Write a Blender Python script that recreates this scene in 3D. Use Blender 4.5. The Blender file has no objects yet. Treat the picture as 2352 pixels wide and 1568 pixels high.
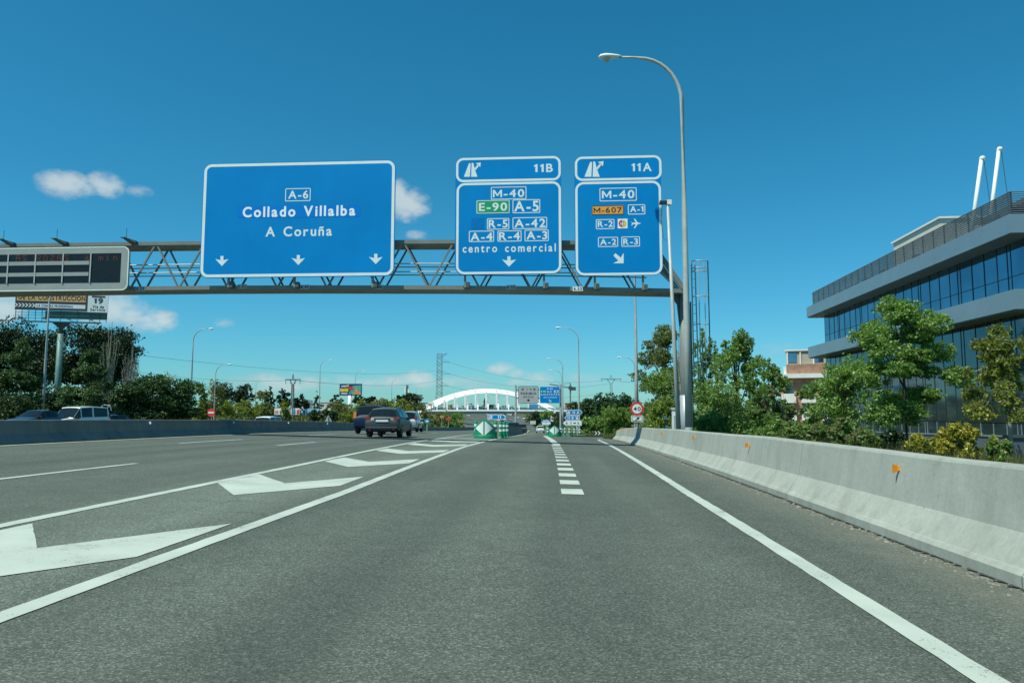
import bpy, bmesh, math, random
import numpy as np
from mathutils import Vector, Matrix, Euler
random.seed(7)
SC = bpy.context.scene
COL = SC.collection
R = math.radians

# ------------------------------------------------------------------ camera
F = 1700.; CX, CY = 1176., 784.; CAMZ = 1.25          # measured on a 2352 x 1568 view of the photograph
YAW = math.atan(109/F); PIT = math.atan(161/F)
cam = bpy.data.cameras.new('camera'); camo = bpy.data.objects.new('camera', cam); COL.objects.link(camo)
cam.sensor_width = 36; cam.lens = F/2352*36; cam.clip_end = 8000; cam.clip_start = .1
camo.location = (0, 0, CAMZ); camo.rotation_euler = (math.pi/2+PIT, 0, YAW)
SC.camera = camo

# ------------------------------------------------------------------ light
SUN = Vector((.36, .33, -.87)).normalized()           # direction the light travels
sl = bpy.data.lights.new('sun', 'SUN'); slo = bpy.data.objects.new('sun', sl); COL.objects.link(slo)
sl.energy = 4.6; sl.angle = R(.5); sl.color = (.98, 1, .84)
slo.rotation_euler = SUN.to_track_quat('-Z', 'Y').to_euler(); slo.location = (-40, -30, 80)
SC.view_settings.view_transform = 'Standard'; SC.view_settings.look = 'None'
SC.view_settings.exposure = 0.1; SC.view_settings.gamma = 1
SC.cycles.filter_width = 1.5

def ray(u, v):
    a = (u-CX)/F; b = (CY-v)/F
    y1 = math.cos(PIT)-b*math.sin(PIT); z1 = math.sin(PIT)+b*math.cos(PIT)
    return (a*math.cos(YAW)-y1*math.sin(YAW), a*math.sin(YAW)+y1*math.cos(YAW), z1)
def atY(u, v, Y):
    d = ray(u, v); t = Y/d[1]; return Vector((d[0]*t, Y, CAMZ+d[2]*t))

W = bpy.data.worlds.new('World'); SC.world = W; W.use_nodes = True
def build_world():
    nt = W.node_tree; N = nt.nodes; L = nt.links; N.clear()
    out = N.new('ShaderNodeOutputWorld'); bg = N.new('ShaderNodeBackground'); L.new(bg.outputs[0], out.inputs[0])
    sky = N.new('ShaderNodeTexSky'); sky.sky_type = 'NISHITA'; sky.sun_disc = False
    sky.sun_elevation = math.asin(-SUN.z); sky.sun_rotation = math.atan2(-SUN.x, -SUN.y)
    sky.altitude = 0; sky.air_density = 1.0; sky.dust_density = .3; sky.ozone_density = 3.0
    tc = N.new('ShaderNodeTexCoord'); sep = N.new('ShaderNodeSeparateXYZ'); L.new(tc.outputs['Generated'], sep.inputs[0])
    def m(op, a, b=None, c=None):
        n = N.new('ShaderNodeMath'); n.operation = op
        for i, x in enumerate((a, b, c)):
            if x is None: continue
            if isinstance(x, (int, float)): n.inputs[i].default_value = x
            else: L.new(x, n.inputs[i])
        return n.outputs[0]
    az = m('ARCTAN2', sep.outputs[0], sep.outputs[1]); el = m('ARCSINE', sep.outputs[2])
    sp = N.new('ShaderNodeSeparateColor'); cb = N.new('ShaderNodeCombineColor'); L.new(sky.outputs[0], sp.inputs[0])
    # the camera's deep cyan rendering of a clear sky: the red channel is compressed
    L.new(m('MULTIPLY', m('POWER', m('MAXIMUM', sp.outputs[0], 0.0), 1.55), .16), cb.inputs[0]); L.new(m('MULTIPLY', m('POWER', m('MAXIMUM', sp.outputs[1], 0.0), .94), 1.06), cb.inputs[1]); L.new(m('MULTIPLY', sp.outputs[2], 1.13), cb.inputs[2])
    # clouds: centre, half size (px of the measuring view), strength
    CL = [(150, 425, 62, 34, 1), (185, 432, 60, 20, .8), (243, 425, 44, 34, .95), (318, 440, 34, 16, .6), (940, 470, 58, 46, 1), (915, 455, 40, 50, 1), (960, 540, 40, 14, .6),
          (5, 700, 60, 42, 1), (250, 705, 85, 48, 1), (215, 690, 60, 40, 1), (350, 735, 62, 34, .95), (300, 722, 60, 36, .9), (508, 742, 34, 16, .55),
          (640, 882, 130, 30, .8), (700, 876, 50, 20, .75), (600, 890, 60, 22, .6), (900, 876, 70, 18, .7), (965, 872, 70, 26, 1), (1030, 876, 70, 18, .75),
          (1150, 848, 42, 22, .8), (1180, 858, 40, 14, .7), (1240, 868, 62, 20, .7), (1195, 880, 60, 14, .6), (1600, 850, 90, 20, .3), (1775, 800, 80, 16, .3), (800, 880, 120, 12, .35), (930, 880, 420, 24, .42), (1350, 872, 200, 20, .35)]
    fld = None
    for (u, v, w, h, s) in CL:
        d = Vector(ray(u, v)).normalized()
        a0 = math.atan2(d.x, d.y); e0 = math.asin(d.z)
        dx = m('DIVIDE', m('SUBTRACT', az, a0), w/F); dy = m('DIVIDE', m('SUBTRACT', el, e0), h/F)
        r2 = m('ADD', m('MULTIPLY', dx, dx), m('MULTIPLY', dy, dy))
        g = m('MULTIPLY', m('MAXIMUM', m('SUBTRACT', 1.0, r2), 0.0), s)
        fld = g if fld is None else m('MAXIMUM', fld, g)
    nz = N.new('ShaderNodeTexNoise'); nz.inputs['Scale'].default_value = 34; nz.inputs['Detail'].default_value = 9; nz.inputs['Roughness'].default_value = .6
    mp = N.new('ShaderNodeMapping'); mp.inputs['Scale'].default_value = (1, 1, 1.6); L.new(tc.outputs['Generated'], mp.inputs[0]); L.new(mp.outputs[0], nz.inputs['Vector'])
    nf = m('MULTIPLY', m('SUBTRACT', nz.outputs[0], .5), 1.9)
    gate = m('MINIMUM', m('MULTIPLY', fld, 4.0), 1.0)
    f = m('ADD', fld, m('MULTIPLY', nf, gate))
    mr = N.new('ShaderNodeMapRange'); mr.interpolation_type = 'SMOOTHSTEP'; L.new(f, mr.inputs[0])
    mr.inputs[1].default_value = .06; mr.inputs[2].default_value = 1.05; mr.inputs[3].default_value = 0; mr.inputs[4].default_value = .78
    cmix = N.new('ShaderNodeMix'); cmix.data_type = 'RGBA'; L.new(mr.outputs[0], cmix.inputs[0]); L.new(cb.outputs[0], cmix.inputs[6])
    n2 = N.new('ShaderNodeTexNoise'); n2.inputs['Scale'].default_value = 17; n2.inputs['Detail'].default_value = 6; L.new(mp.outputs[0], n2.inputs['Vector'])
    cr = N.new('ShaderNodeValToRGB'); L.new(m('ADD', m('MULTIPLY', fld, .45), m('MULTIPLY', n2.outputs[0], .55)), cr.inputs[0])
    e = cr.color_ramp.elements; e[0].position = .3; e[0].color = (3.9, 5.0, 5.6, 1); e[1].position = .72; e[1].color = (6.3, 7.2, 7.3, 1); L.new(cr.outputs[0], cmix.inputs[7])
    L.new(cmix.outputs[2], bg.inputs[0]); bg.inputs[1].default_value = .094
build_world()

# ------------------------------------------------------------------ terrain
TY = [-60, 0, 35, 70, 110, 150, 200, 260, 330, 400, 550, 700, 1000, 1500, 3000]
TZ = [0, 0, -.26, -1.03, -2.1, -3.1, -4.1, -4.9, -5.2, -5.0, -3.6, -2.0, 1.0, 5.0, 10]
_s = [0]+[(TZ[i+1]-TZ[i-1])/(TY[i+1]-TY[i-1]) for i in range(1, len(TY)-1)]+[0]; _s[1] = 0
def prof(y):
    y = min(max(y, TY[0]), TY[-1]); i = 0
    while i < len(TY)-2 and y > TY[i+1]: i += 1
    h = TY[i+1]-TY[i]; t = (y-TY[i])/h
    return (2*t**3-3*t*t+1)*TZ[i]+(t**3-2*t*t+t)*h*_s[i]+(-2*t**3+3*t*t)*TZ[i+1]+(t**3-t*t)*h*_s[i+1]
def sm(a, b, x):
    t = min(max((x-a)/(b-a), 0), 1); return t*t*(3-2*t)
def gz(x, y):
    if x < -20: c = .5-.3*sm(-20, -30, x)
    elif x < 6: c = -.025*x
    else: c = -.15-.9*sm(6, 22, x)
    return prof(y)+c+4.2*sm(-36, -70, x)*sm(90, 170, y)
def gp(u, v):
    d = ray(u, v); t = 2.
    while t < 3000:
        if CAMZ+d[2]*t < gz(d[0]*t, d[1]*t): break
        t *= 1.01
    lo, hi = t/1.01, t
    for _ in range(40):
        k = (lo+hi)/2
        if CAMZ+d[2]*k < gz(d[0]*k, d[1]*k): hi = k
        else: lo = k
    return Vector((d[0]*hi, d[1]*hi, gz(d[0]*hi, d[1]*hi)))
def onground(u, Y, dz=0):
    x = atY(u, 945, Y).x; return Vector((x, Y, gz(x, Y)+dz))

# ------------------------------------------------------------------ materials
def newmat(name):
    m = bpy.data.materials.new(name); m.use_nodes = True
    nt = m.node_tree; return m, nt, nt.nodes['Principled BSDF']
def noise(nt, scale, detail=4, vec=None, rough=.55, mapscale=None):
    n = nt.nodes.new('ShaderNodeTexNoise'); n.inputs['Scale'].default_value = scale; n.inputs['Detail'].default_value = detail; n.inputs['Roughness'].default_value = rough
    if vec is not None:
        if mapscale:
            mp = nt.nodes.new('ShaderNodeMapping'); mp.inputs['Scale'].default_value = mapscale
            nt.links.new(vec, mp.inputs[0]); vec = mp.outputs[0]
        nt.links.new(vec, n.inputs['Vector'])
    return n.outputs[0]
def ramp(nt, fac, stops):
    r = nt.nodes.new('ShaderNodeValToRGB'); e = r.color_ramp.elements
    while len(e) < len(stops): e.new(.5)
    for i, (p, c) in enumerate(stops):
        e[i].position = p; e[i].color = (*c, 1) if len(c) == 3 else c
    nt.links.new(fac, r.inputs[0]); return r.outputs[0]
def mixc(nt, fac, a, b, mode='MIX'):
    n = nt.nodes.new('ShaderNodeMix'); n.data_type = 'RGBA'; n.blend_type = mode
    for i, x in ((0, fac), (6, a), (7, b)):
        if isinstance(x, (int, float)): n.inputs[i].default_value = x
        elif isinstance(x, tuple): n.inputs[i].default_value = (*x, 1) if len(x) == 3 else x
        else: nt.links.new(x, n.inputs[i])
    return n.outputs[2]
def mathn(nt, op, a, b=0.):
    n = nt.nodes.new('ShaderNodeMath'); n.operation = op
    for i, x in enumerate((a, b)):
        if isinstance(x, (int, float)): n.inputs[i].default_value = x
        else: nt.links.new(x, n.inputs[i])
    return n.outputs[0]
def bump(nt, bs, h, strength, dist):
    b = nt.nodes.new('ShaderNodeBump'); b.inputs['Strength'].default_value = strength; b.inputs['Distance'].default_value = dist
    nt.links.new(h, b.inputs['Height']); nt.links.new(b.outputs[0], bs.inputs['Normal'])
def mat(name, c, rough=.6, metal=0., var=.12, scale=3., coat=0., spec=.5, emit=None):
    m, nt, bs = newmat(name)
    tc = nt.nodes.new('ShaderNodeTexCoord')
    n = noise(nt, scale, 5, tc.outputs['Object'])
    a = tuple(max(0, x*(1-var)) for x in c); b = tuple(min(1, x*(1+var)) for x in c)
    nt.links.new(ramp(nt, n, [(.3, a), (.7, b)]), bs.inputs['Base Color'])
    bs.inputs['Roughness'].default_value = rough; bs.inputs['Metallic'].default_value = metal
    bs.inputs['Specular IOR Level'].default_value = spec; bs.inputs['Coat Weight'].default_value = coat
    if emit:
        bs.inputs['Emission Color'].default_value = (*emit[0], 1); bs.inputs['Emission Strength'].default_value = emit[1]
    return m
def geo_pos(nt): return nt.nodes.new('ShaderNodeNewGeometry').outputs['Position']

def m_asphalt():
    m, nt, bs = newmat('asphalt'); P = geo_pos(nt)
    vo = nt.nodes.new('ShaderNodeTexVoronoi'); vo.inputs['Scale'].default_value = 95; nt.links.new(P, vo.inputs['Vector'])
    sep = nt.nodes.new('ShaderNodeSeparateColor'); nt.links.new(vo.outputs['Color'], sep.inputs[0])
    agg = ramp(nt, sep.outputs[0], [(0, (.055, .066, .054)), (.45, (.088, .104, .085)), (.8, (.118, .137, .113)), (1, (.205, .230, .192))])
    big = noise(nt, .22, 5, P); st = noise(nt, 1.0, 4, P, .5, (1.1, .035, 1)); mid = noise(nt, 2.6, 5, P, .6)
    c = mixc(nt, 1., agg, ramp(nt, big, [(.3, (.86, .86, .86)), (.7, (1.1, 1.1, 1.1))]), 'MULTIPLY')
    c = mixc(nt, 1., c, ramp(nt, st, [(.3, (.80, .80, .81)), (.55, (1., 1., 1.)), (.75, (1.1, 1.1, 1.08))]), 'MULTIPLY')
    c = mixc(nt, 1., c, ramp(nt, mid, [(.25, (.86, .86, .86)), (.6, (1.02, 1.02, 1.02))]), 'MULTIPLY')
    # wheel tracks along the lanes
    sx = nt.nodes.new('ShaderNodeSeparateXYZ'); nt.links.new(P, sx.inputs[0])
    w = mathn(nt, 'SINE', mathn(nt, 'MULTIPLY', mathn(nt, 'ADD', sx.outputs[0], 2.05), 2*math.pi/1.75), 0)
    c = mixc(nt, 1., c, ramp(nt, mathn(nt, 'ADD', mathn(nt, 'MULTIPLY', w, .5), .5), [(0, (1.05, 1.05, 1.05)), (1, (.95, .95, .955))]), 'MULTIPLY')
    gx = mathn(nt, 'ABSOLUTE', mathn(nt, 'SUBTRACT', sx.outputs[0], -4.5)); gn = mathn(nt, 'ADD', gx, mathn(nt, 'MULTIPLY', mathn(nt, 'SUBTRACT', mid, .5), .5))
    c = mixc(nt, 1., c, ramp(nt, mathn(nt, 'MULTIPLY', gn, .5), [(.42, (1.42, 1.42, 1.40)), (.66, (1, 1, 1))]), 'MULTIPLY')
    # oil drip line and patches along the lane centres
    oil = mathn(nt, 'MULTIPLY', ramp(nt, mathn(nt, 'ABSOLUTE', mathn(nt, 'ADD', sx.outputs[0], mathn(nt, 'ADD', mathn(nt, 'MULTIPLY', mathn(nt, 'SUBTRACT', st, .5), 1.4), 1.4))), [(.05, (1, 1, 1)), (.5, (0, 0, 0))]), ramp(nt, noise(nt, .7, 5, P, .6, (1, .25, 1)), [(.35, (0, 0, 0)), (.7, (.34, .34, .34))]))
    c = mixc(nt, oil, c, (.05, .056, .05))
    # dusty shoulder by the barrier
    d = mathn(nt, 'ADD', mathn(nt, 'MULTIPLY', mathn(nt, 'SUBTRACT', sx.outputs[0], 2.55), 1.2), mathn(nt, 'MULTIPLY', mathn(nt, 'SUBTRACT', noise(nt, 1.7, 6, P, .65), .5), 1.6))
    c = mixc(nt, ramp(nt, d, [(.15, (0, 0, 0)), (1., (.75, .75, .75))]), c, mixc(nt, .5, agg, (.19, .175, .14)))
    # sealed cracks
    cr = nt.nodes.new('ShaderNodeTexVoronoi'); cr.feature = 'DISTANCE_TO_EDGE'; cr.inputs['Scale'].default_value = .16
    wob = nt.nodes.new('ShaderNodeVectorMath'); wob.operation = 'ADD'; nt.links.new(P, wob.inputs[0])
    nn = nt.nodes.new('ShaderNodeTexNoise'); nn.inputs['Scale'].default_value = 1.4; nn.inputs['Detail'].default_value = 5; nt.links.new(P, nn.inputs['Vector'])
    nt.links.new(nn.outputs['Color'], wob.inputs[1]); nt.links.new(wob.outputs[0], cr.inputs['Vector'])
    k = mathn(nt, 'MULTIPLY', ramp(nt, cr.outputs['Distance'], [(0, (1, 1, 1)), (.004, (0, 0, 0))]), ramp(nt, noise(nt, .3, 2, P), [(.52, (0, 0, 0)), (.6, (.6, .6, .6))]))
    c = mixc(nt, k, c, (.045, .047, .046))
    nt.links.new(c, bs.inputs['Base Color']); bs.inputs['Roughness'].default_value = .88; bs.inputs['Specular IOR Level'].default_value = .35
    bump(nt, bs, vo.outputs['Distance'], .55, .006)
    return m
def m_paint():
    m, nt, bs = newmat('road_paint'); P = geo_pos(nt)
    v = noise(nt, 55, 4, P, .7); big = noise(nt, 1.3, 4, P); mid = noise(nt, 9, 5, P, .7)
    wear = mathn(nt, 'ADD', mathn(nt, 'MULTIPLY', v, .55), mathn(nt, 'ADD', mathn(nt, 'MULTIPLY', mid, .3), mathn(nt, 'MULTIPLY', big, .3)))
    f = ramp(nt, wear, [(.465, (.9, .9, .9)), (.50, (0, 0, 0))])
    base = ramp(nt, big, [(.3, (.40, .445, .39)), (.7, (.50, .545, .475))])
    nt.links.new(mixc(nt, f, base, (.13, .135, .125)), bs.inputs['Base Color']); bs.inputs['Roughness'].default_value = .75
    bump(nt, bs, v, .25, .003)
    return m
def m_concrete(name, lo, hi, dark=.55):
    m, nt, bs = newmat(name); P = geo_pos(nt)
    big = noise(nt, .8, 6, P, .6); fine = noise(nt, 22, 5, P, .7); st = noise(nt, 3., 5, P, .6, (1, 1, .18))
    c = ramp(nt, big, [(.3, lo), (.7, hi)])
    c = mixc(nt, 1., c, ramp(nt, fine, [(.3, (.88, .88, .88)), (.65, (1.04, 1.04, 1.04))]), 'MULTIPLY')
    c = mixc(nt, 1., c, ramp(nt, st, [(.3, (.8, .8, .79)), (.5, (1, 1, 1))]), 'MULTIPLY')
    vo = nt.nodes.new('ShaderNodeTexVoronoi'); vo.inputs['Scale'].default_value = 11; vo.inputs['Randomness'].default_value = 1; nt.links.new(P, vo.inputs['Vector'])
    pit = mathn(nt, 'MULTIPLY', ramp(nt, vo.outputs['Distance'], [(.1, (1, 1, 1)), (.17, (0, 0, 0))]), ramp(nt, noise(nt, 2.2, 4, P), [(.5, (0, 0, 0)), (.62, (1, 1, 1))]))
    c = mixc(nt, mathn(nt, 'MULTIPLY', pit, dark), c, (.10, .10, .095))
    sc = ramp(nt, noise(nt, 1.6, 6, P, .7, (1, 1.2, 5)), [(.64, (0, 0, 0)), (.74, (.35, .35, .35))])
    c = mixc(nt, sc, c, (.16, .16, .15))
    sx = nt.nodes.new('ShaderNodeSeparateXYZ'); nt.links.new(P, sx.inputs[0])
    fr = mathn(nt, 'PINGPONG', mathn(nt, 'ADD', sx.outputs[1], mathn(nt, 'MULTIPLY', mathn(nt, 'SUBTRACT', fine, .5), .02)), 3.0)
    c = mixc(nt, ramp(nt, fr, [(.004, (.75, .75, .75)), (.008, (0, 0, 0))]), c, (.07, .07, .065))
    dirt = mathn(nt, 'MULTIPLY', ramp(nt, noise(nt, 1.1, 6, P, .65, (1, 1, .5)), [(.5, (0, 0, 0)), (.72, (1, 1, 1))]), .45)
    c = mixc(nt, dirt, c, (.22, .225, .195))
    nt.links.new(c, bs.inputs['Base Color']); bs.inputs['Roughness'].default_value = .9; bs.inputs['Specular IOR Level'].default_value = .25
    bump(nt, bs, fine, .25, .01)
    return m
def m_leaf(name, stops, trans=.5):
    m, nt, bs = newmat(name); nt.nodes.remove(bs)
    g = nt.nodes.new('ShaderNodeNewGeometry'); c = ramp(nt, g.outputs['Random Per Island'], stops)
    n = noise(nt, .5, 3, g.outputs['Position']); c = mixc(nt, 1., c, ramp(nt, n, [(.3, (.75, .8, .75)), (.7, (1.2, 1.15, 1.1))]), 'MULTIPLY')
    d = nt.nodes.new('ShaderNodeBsdfDiffuse'); t = nt.nodes.new('ShaderNodeBsdfTranslucent'); gl = nt.nodes.new('ShaderNodeBsdfGlossy'); gl.inputs['Roughness'].default_value = .45
    nt.links.new(c, d.inputs[0]); nt.links.new(mixc(nt, 1., c, (1.2, 1.25, .5), 'MULTIPLY'), t.inputs[0]); gl.inputs[0].default_value = (.8, .85, .8, 1)
    m1 = nt.nodes.new('ShaderNodeMixShader'); m1.inputs[0].default_value = trans; nt.links.new(d.outputs[0], m1.inputs[1]); nt.links.new(t.outputs[0], m1.inputs[2])
    m2 = nt.nodes.new('ShaderNodeMixShader'); m2.inputs[0].default_value = .03; nt.links.new(m1.outputs[0], m2.inputs[1]); nt.links.new(gl.outputs[0], m2.inputs[2])
    nt.links.new(m2.outputs[0], nt.nodes['Material Output'].inputs[0])
    return m
def m_ground():
    m, nt, bs = newmat('verge_ground'); P = geo_pos(nt)
    a = noise(nt, .12, 6, P, .6); b = noise(nt, 5, 6, P, .7)
    c = mixc(nt, ramp(nt, a, [(.4, (0, 0, 0)), (.6, (1, 1, 1))]), (.085, .115, .035), (.15, .14, .07))
    c = mixc(nt, 1., c, ramp(nt, b, [(.3, (.6, .6, .6)), (.7, (1.25, 1.25, 1.2))]), 'MULTIPLY')
    nt.links.new(c, bs.inputs['Base Color']); bs.inputs['Roughness'].default_value = .95; bs.inputs['Specular IOR Level'].default_value = .1
    return m
def m_brick(name, a, b, mortar, scale):
    m, nt, bs = newmat(name); tc = nt.nodes.new('ShaderNodeTexCoord')
    mp = nt.nodes.new('ShaderNodeMapping'); mp.inputs['Rotation'].default_value = (R(90), 0, 0); nt.links.new(tc.outputs['Object'], mp.inputs[0])
    br = nt.nodes.new('ShaderNodeTexBrick'); br.inputs['Scale'].default_value = scale
    br.inputs[1].default_value = (*a, 1); br.inputs[2].default_value = (*b, 1); br.inputs[3].default_value = (*mortar, 1); nt.links.new(mp.outputs[0], br.inputs[0])
    n = noise(nt, 1.2, 4, tc.outputs['Object'])
    nt.links.new(mixc(nt, 1., br.outputs[0], ramp(nt, n, [(.3, (.75, .75, .75)), (.7, (1.2, 1.15, 1.1))]), 'MULTIPLY'), bs.inputs['Base Color'])
    bs.inputs['Roughness'].default_value = .9
    return m
M = {
 'asphalt': m_asphalt(), 'paint': m_paint(), 'ground': m_ground(),
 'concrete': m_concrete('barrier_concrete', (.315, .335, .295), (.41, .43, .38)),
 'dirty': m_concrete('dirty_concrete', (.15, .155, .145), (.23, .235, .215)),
 'kerb': m_concrete('kerb_concrete', (.24, .235, .21), (.36, .35, .31)),
 'galv': mat('galvanised_steel', (.43, .46, .44), .55, .12, .12, 2.),
 'steel': mat('gantry_paint', (.20, .215, .195), .6, .1, .15, 1.5),
 'steel_dark': mat('gantry_paint_dark', (.07, .09, .10), .6, .1, .15, 1.5),
 'blue': mat('sign_blue', (.0005, .235, .60), .6, 0, .07, .5, spec=.08),
 'blue_new': mat('sign_blue_new', (.0005, .205, .66), .6, 0, .03, .6, spec=.08),
 'blue_old': mat('sign_blue_patch', (.0005, .185, .52), .6, 0, .03, .6, spec=.08),
 'white': mat('sign_white', (.80, .86, .85), .45, 0, .04, 2),
 'white_bright': mat('sign_white_new', (.92, .95, .95), .4, 0, .02, 2),
 'green': mat('sign_green', (.01, .34, .13), .4, 0, .05, 2),
 'orange': mat('sign_orange', (.86, .36, .05), .45, 0, .05, 2),
 'black': mat('sign_black', (.03, .03, .032), .5, 0, .1, 2),
 'red': mat('sign_red', (.70, .05, .03), .45, 0, .06, 2),
 'yellow': mat('sign_yellow', (.85, .55, .04), .45, 0, .05, 2),
 'grey': mat('sign_grey', (.42, .43, .43), .55, 0, .08, 2),
 'signback': mat('sign_back_aluminium', (.42, .44, .45), .5, .3, .1, 2),
 'vms': mat('display_housing', (.33, .35, .33), .55, .1, .08, 1.2),
 'vms_edge': mat('display_edge', (.8, .83, .78), .4, 0, .1, 6),
 'screen': mat('display_screen', (.006, .009, .012), .35, 0, .3, 3, spec=.4),
 'led': mat('display_led', (.10, .026, .018), .5, 0, .1, 3, emit=((1., .16, .04), .008)),
 'bgreen': mat('bollard_green', (.006, .27, .135), .45, 0, .1, 3),
 'bdark': mat('bollard_base', (.01, .10, .06), .6, 0, .1, 3),
 'amber': mat('amber_reflector', (.72, .24, .01), .3, 0, .06, 20, emit=None),
 'rubber': mat('tyre_rubber', (.018, .018, .02), .85, 0, .2, 8),
 'rim': mat('wheel_alloy', (.35, .36, .37), .35, .8, .1, 5),
 'glass': mat('car_glass', (.010, .016, .02), .08, 0, .2, 2, spec=.35),
 'plastic': mat('black_plastic', (.02, .022, .024), .55, 0, .2, 4),
 'tail': mat('tail_lamp_red', (.24, .015, .015), .15, 0, .1, 5, coat=.6),
 'tail_o': mat('tail_lamp_orange', (.8, .20, .05), .15, 0, .1, 5, coat=.6),
 'plate': mat('number_plate', (.78, .82, .80), .35, 0, .03, 5),
 'cgrey': mat('car_paint_grey', (.040, .050, .052), .45, .15, .05, 2, coat=.1),
 'cblue': mat('car_paint_blue', (.005, .018, .055), .5, 0, .05, 2, coat=.05, spec=.2),
 'cnavy': mat('car_paint_navy', (.035, .055, .08), .3, .3, .05, 2, coat=.8),
 'csilver': mat('car_paint_silver', (.50, .52, .52), .3, .6, .05, 2, coat=.6),
 'cwhite': mat('car_paint_white', (.74, .77, .74), .3, 0, .03, 2, coat=.7),
 'cblack': mat('car_paint_black', (.02, .024, .03), .25, .2, .05, 2, coat=.8),
 'cred': mat('car_paint_red', (.35, .03, .03), .3, .1, .05, 2, coat=.7),
 'lampw': mat('lamp_head_white', (.80, .83, .80), .35, 0, .05, 3),
 'lens': mat('lamp_lens', (.45, .44, .38), .15, 0, .1, 3),
 'bark': mat('bark', (.12, .095, .07), .95, 0, .35, 6),
 'bark_pale': mat('pale_bark', (.36, .35, .30), .95, 0, .3, 6),
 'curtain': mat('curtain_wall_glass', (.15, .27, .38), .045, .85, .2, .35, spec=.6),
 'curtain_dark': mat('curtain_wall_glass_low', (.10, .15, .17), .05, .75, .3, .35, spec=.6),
 'mullion': mat('dark_mullion', (.03, .045, .055), .4, .4, .15, 3),
 'mullion_pale': mat('pale_mullion', (.30, .35, .38), .4, .4, .15, 3),
 'fascia': mat('metal_cladding', (.27, .35, .40), .38, .45, .06, .5),
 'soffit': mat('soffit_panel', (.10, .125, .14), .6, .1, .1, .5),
 'louvre': mat('roof_louvre', (.16, .18, .19), .5, .4, .15, 2),
 'bwall': mat('dark_plinth', (.10, .12, .14), .7, 0, .15, .6),
 'cream': mat('cream_render', (.62, .60, .52), .85, 0, .07, .8),
 'tan': mat('tan_panel', (.42, .38, .30), .8, 0, .08, .8),
 'brick': m_brick('brown_brick', (.30, .13, .08), (.42, .22, .14), (.40, .36, .30), 3.),
 'whitewall': mat('white_render', (.76, .76, .72), .85, 0, .06, .8),
 'bridgew': mat('bridge_white_paint', (.90, .92, .91), .5, 0, .05, .3),
 'bridgeg': mat('bridge_girder', (.33, .35, .32), .8, 0, .1, .3),
 'bluerail': mat('bridge_railing_paint', (.05, .17, .26), .5, 0, .1, 2),
 'wire': mat('cable', (.05, .055, .06), .6, .2, .1, 2),
 'pylon': mat('lattice_steel', (.17, .20, .20), .6, .3, .15, 1),
 'board_dark': mat('billboard_dark', (.035, .05, .065), .6, 0, .1, 1),
 'board_tan': mat('billboard_tan', (.78, .42, .17), .6, 0, .05, 1),
 'board_white': mat('billboard_white', (.80, .83, .84), .6, 0, .03, 1),
 'board_blue': mat('billboard_blue', (.01, .05, .17), .5, 0, .1, 1),
 'board_teal': mat('billboard_teal', (.06, .38, .34), .5, 0, .2, 1),
 'board_cyan': mat('billboard_cyan', (.25, .55, .70), .5, 0, .25, 1),
 'board_or': mat('billboard_orange', (.66, .30, .10), .5, 0, .3, 2),
 'pole_green': mat('green_pole', (.12, .22, .20), .55, .2, .15, 1),
 'copper': mat('roof_tile', (.50, .20, .12), .85, 0, .15, 1),
 'ochre': mat('ochre_render', (.62, .42, .12), .85, 0, .1, 1),
 'bluehouse': mat('blue_panel', (.05, .22, .46), .6, 0, .1, 1),
 'debris': mat('gravel_debris', (.20, .19, .16), .95, 0, .45, 9),
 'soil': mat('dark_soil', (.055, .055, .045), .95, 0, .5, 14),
 'drygrass': m_leaf('dry_grass_blades', [(0, (.20, .17, .07)), (.5, (.16, .16, .06)), (1, (.11, .13, .04))], .3),
 'grass': m_leaf('green_grass_blades', [(0, (.10, .15, .03)), (.5, (.13, .16, .05)), (1, (.17, .16, .07))], .3),
 'l_mid': m_leaf('leaf_mid_green', [(0, (0.108, 0.209, 0.057)), (.5, (0.171, 0.298, 0.083)), (1, (0.266, 0.392, 0.127))]),
 'l_bright': m_leaf('leaf_bright_green', [(0, (0.106, 0.213, 0.050)), (.5, (0.174, 0.302, 0.073)), (1, (0.280, 0.392, 0.112))], .35),
 'l_yel': m_leaf('leaf_yellow_green', [(0, (.15, .20, .03)), (.5, (.23, .28, .045)), (1, (.33, .35, .08))], .4),
 'l_gold': m_leaf('leaf_gold', [(0, (.24, .23, .03)), (.5, (.42, .37, .045)), (1, (.55, .47, .08))], .3),
 'l_olive': m_leaf('leaf_olive', [(0, (.12, .14, .06)), (.5, (.19, .205, .095)), (1, (.27, .275, .15))]),
 'l_dark': m_leaf('leaf_dark_green', [(0, (0.019, 0.046, 0.024)), (.5, (0.030, 0.071, 0.032)), (1, (0.055, 0.102, 0.042))], .2),
 'l_pine': m_leaf('pine_needles', [(0, (0.014, 0.030, 0.014)), (.5, (0.023, 0.046, 0.020)), (1, (0.039, 0.063, 0.025))], .15),
 'l_con': m_leaf('conifer_needles', [(0, (0.058, 0.110, 0.045)), (.5, (0.094, 0.163, 0.064)), (1, (0.163, 0.226, 0.082))], .2),
 'l_pale': m_leaf('pale_spring_buds', [(0, (0.165, 0.187, 0.066)), (.5, (0.220, 0.242, 0.099)), (1, (0.286, 0.286, 0.154))], .3),
 'twig': mat('pale_twigs', (.27, .26, .19), .95, 0, .25, 3),
 'twig_grey': mat('grey_twigs', (.26, .26, .23), .95, 0, .25, 3),
}

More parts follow.
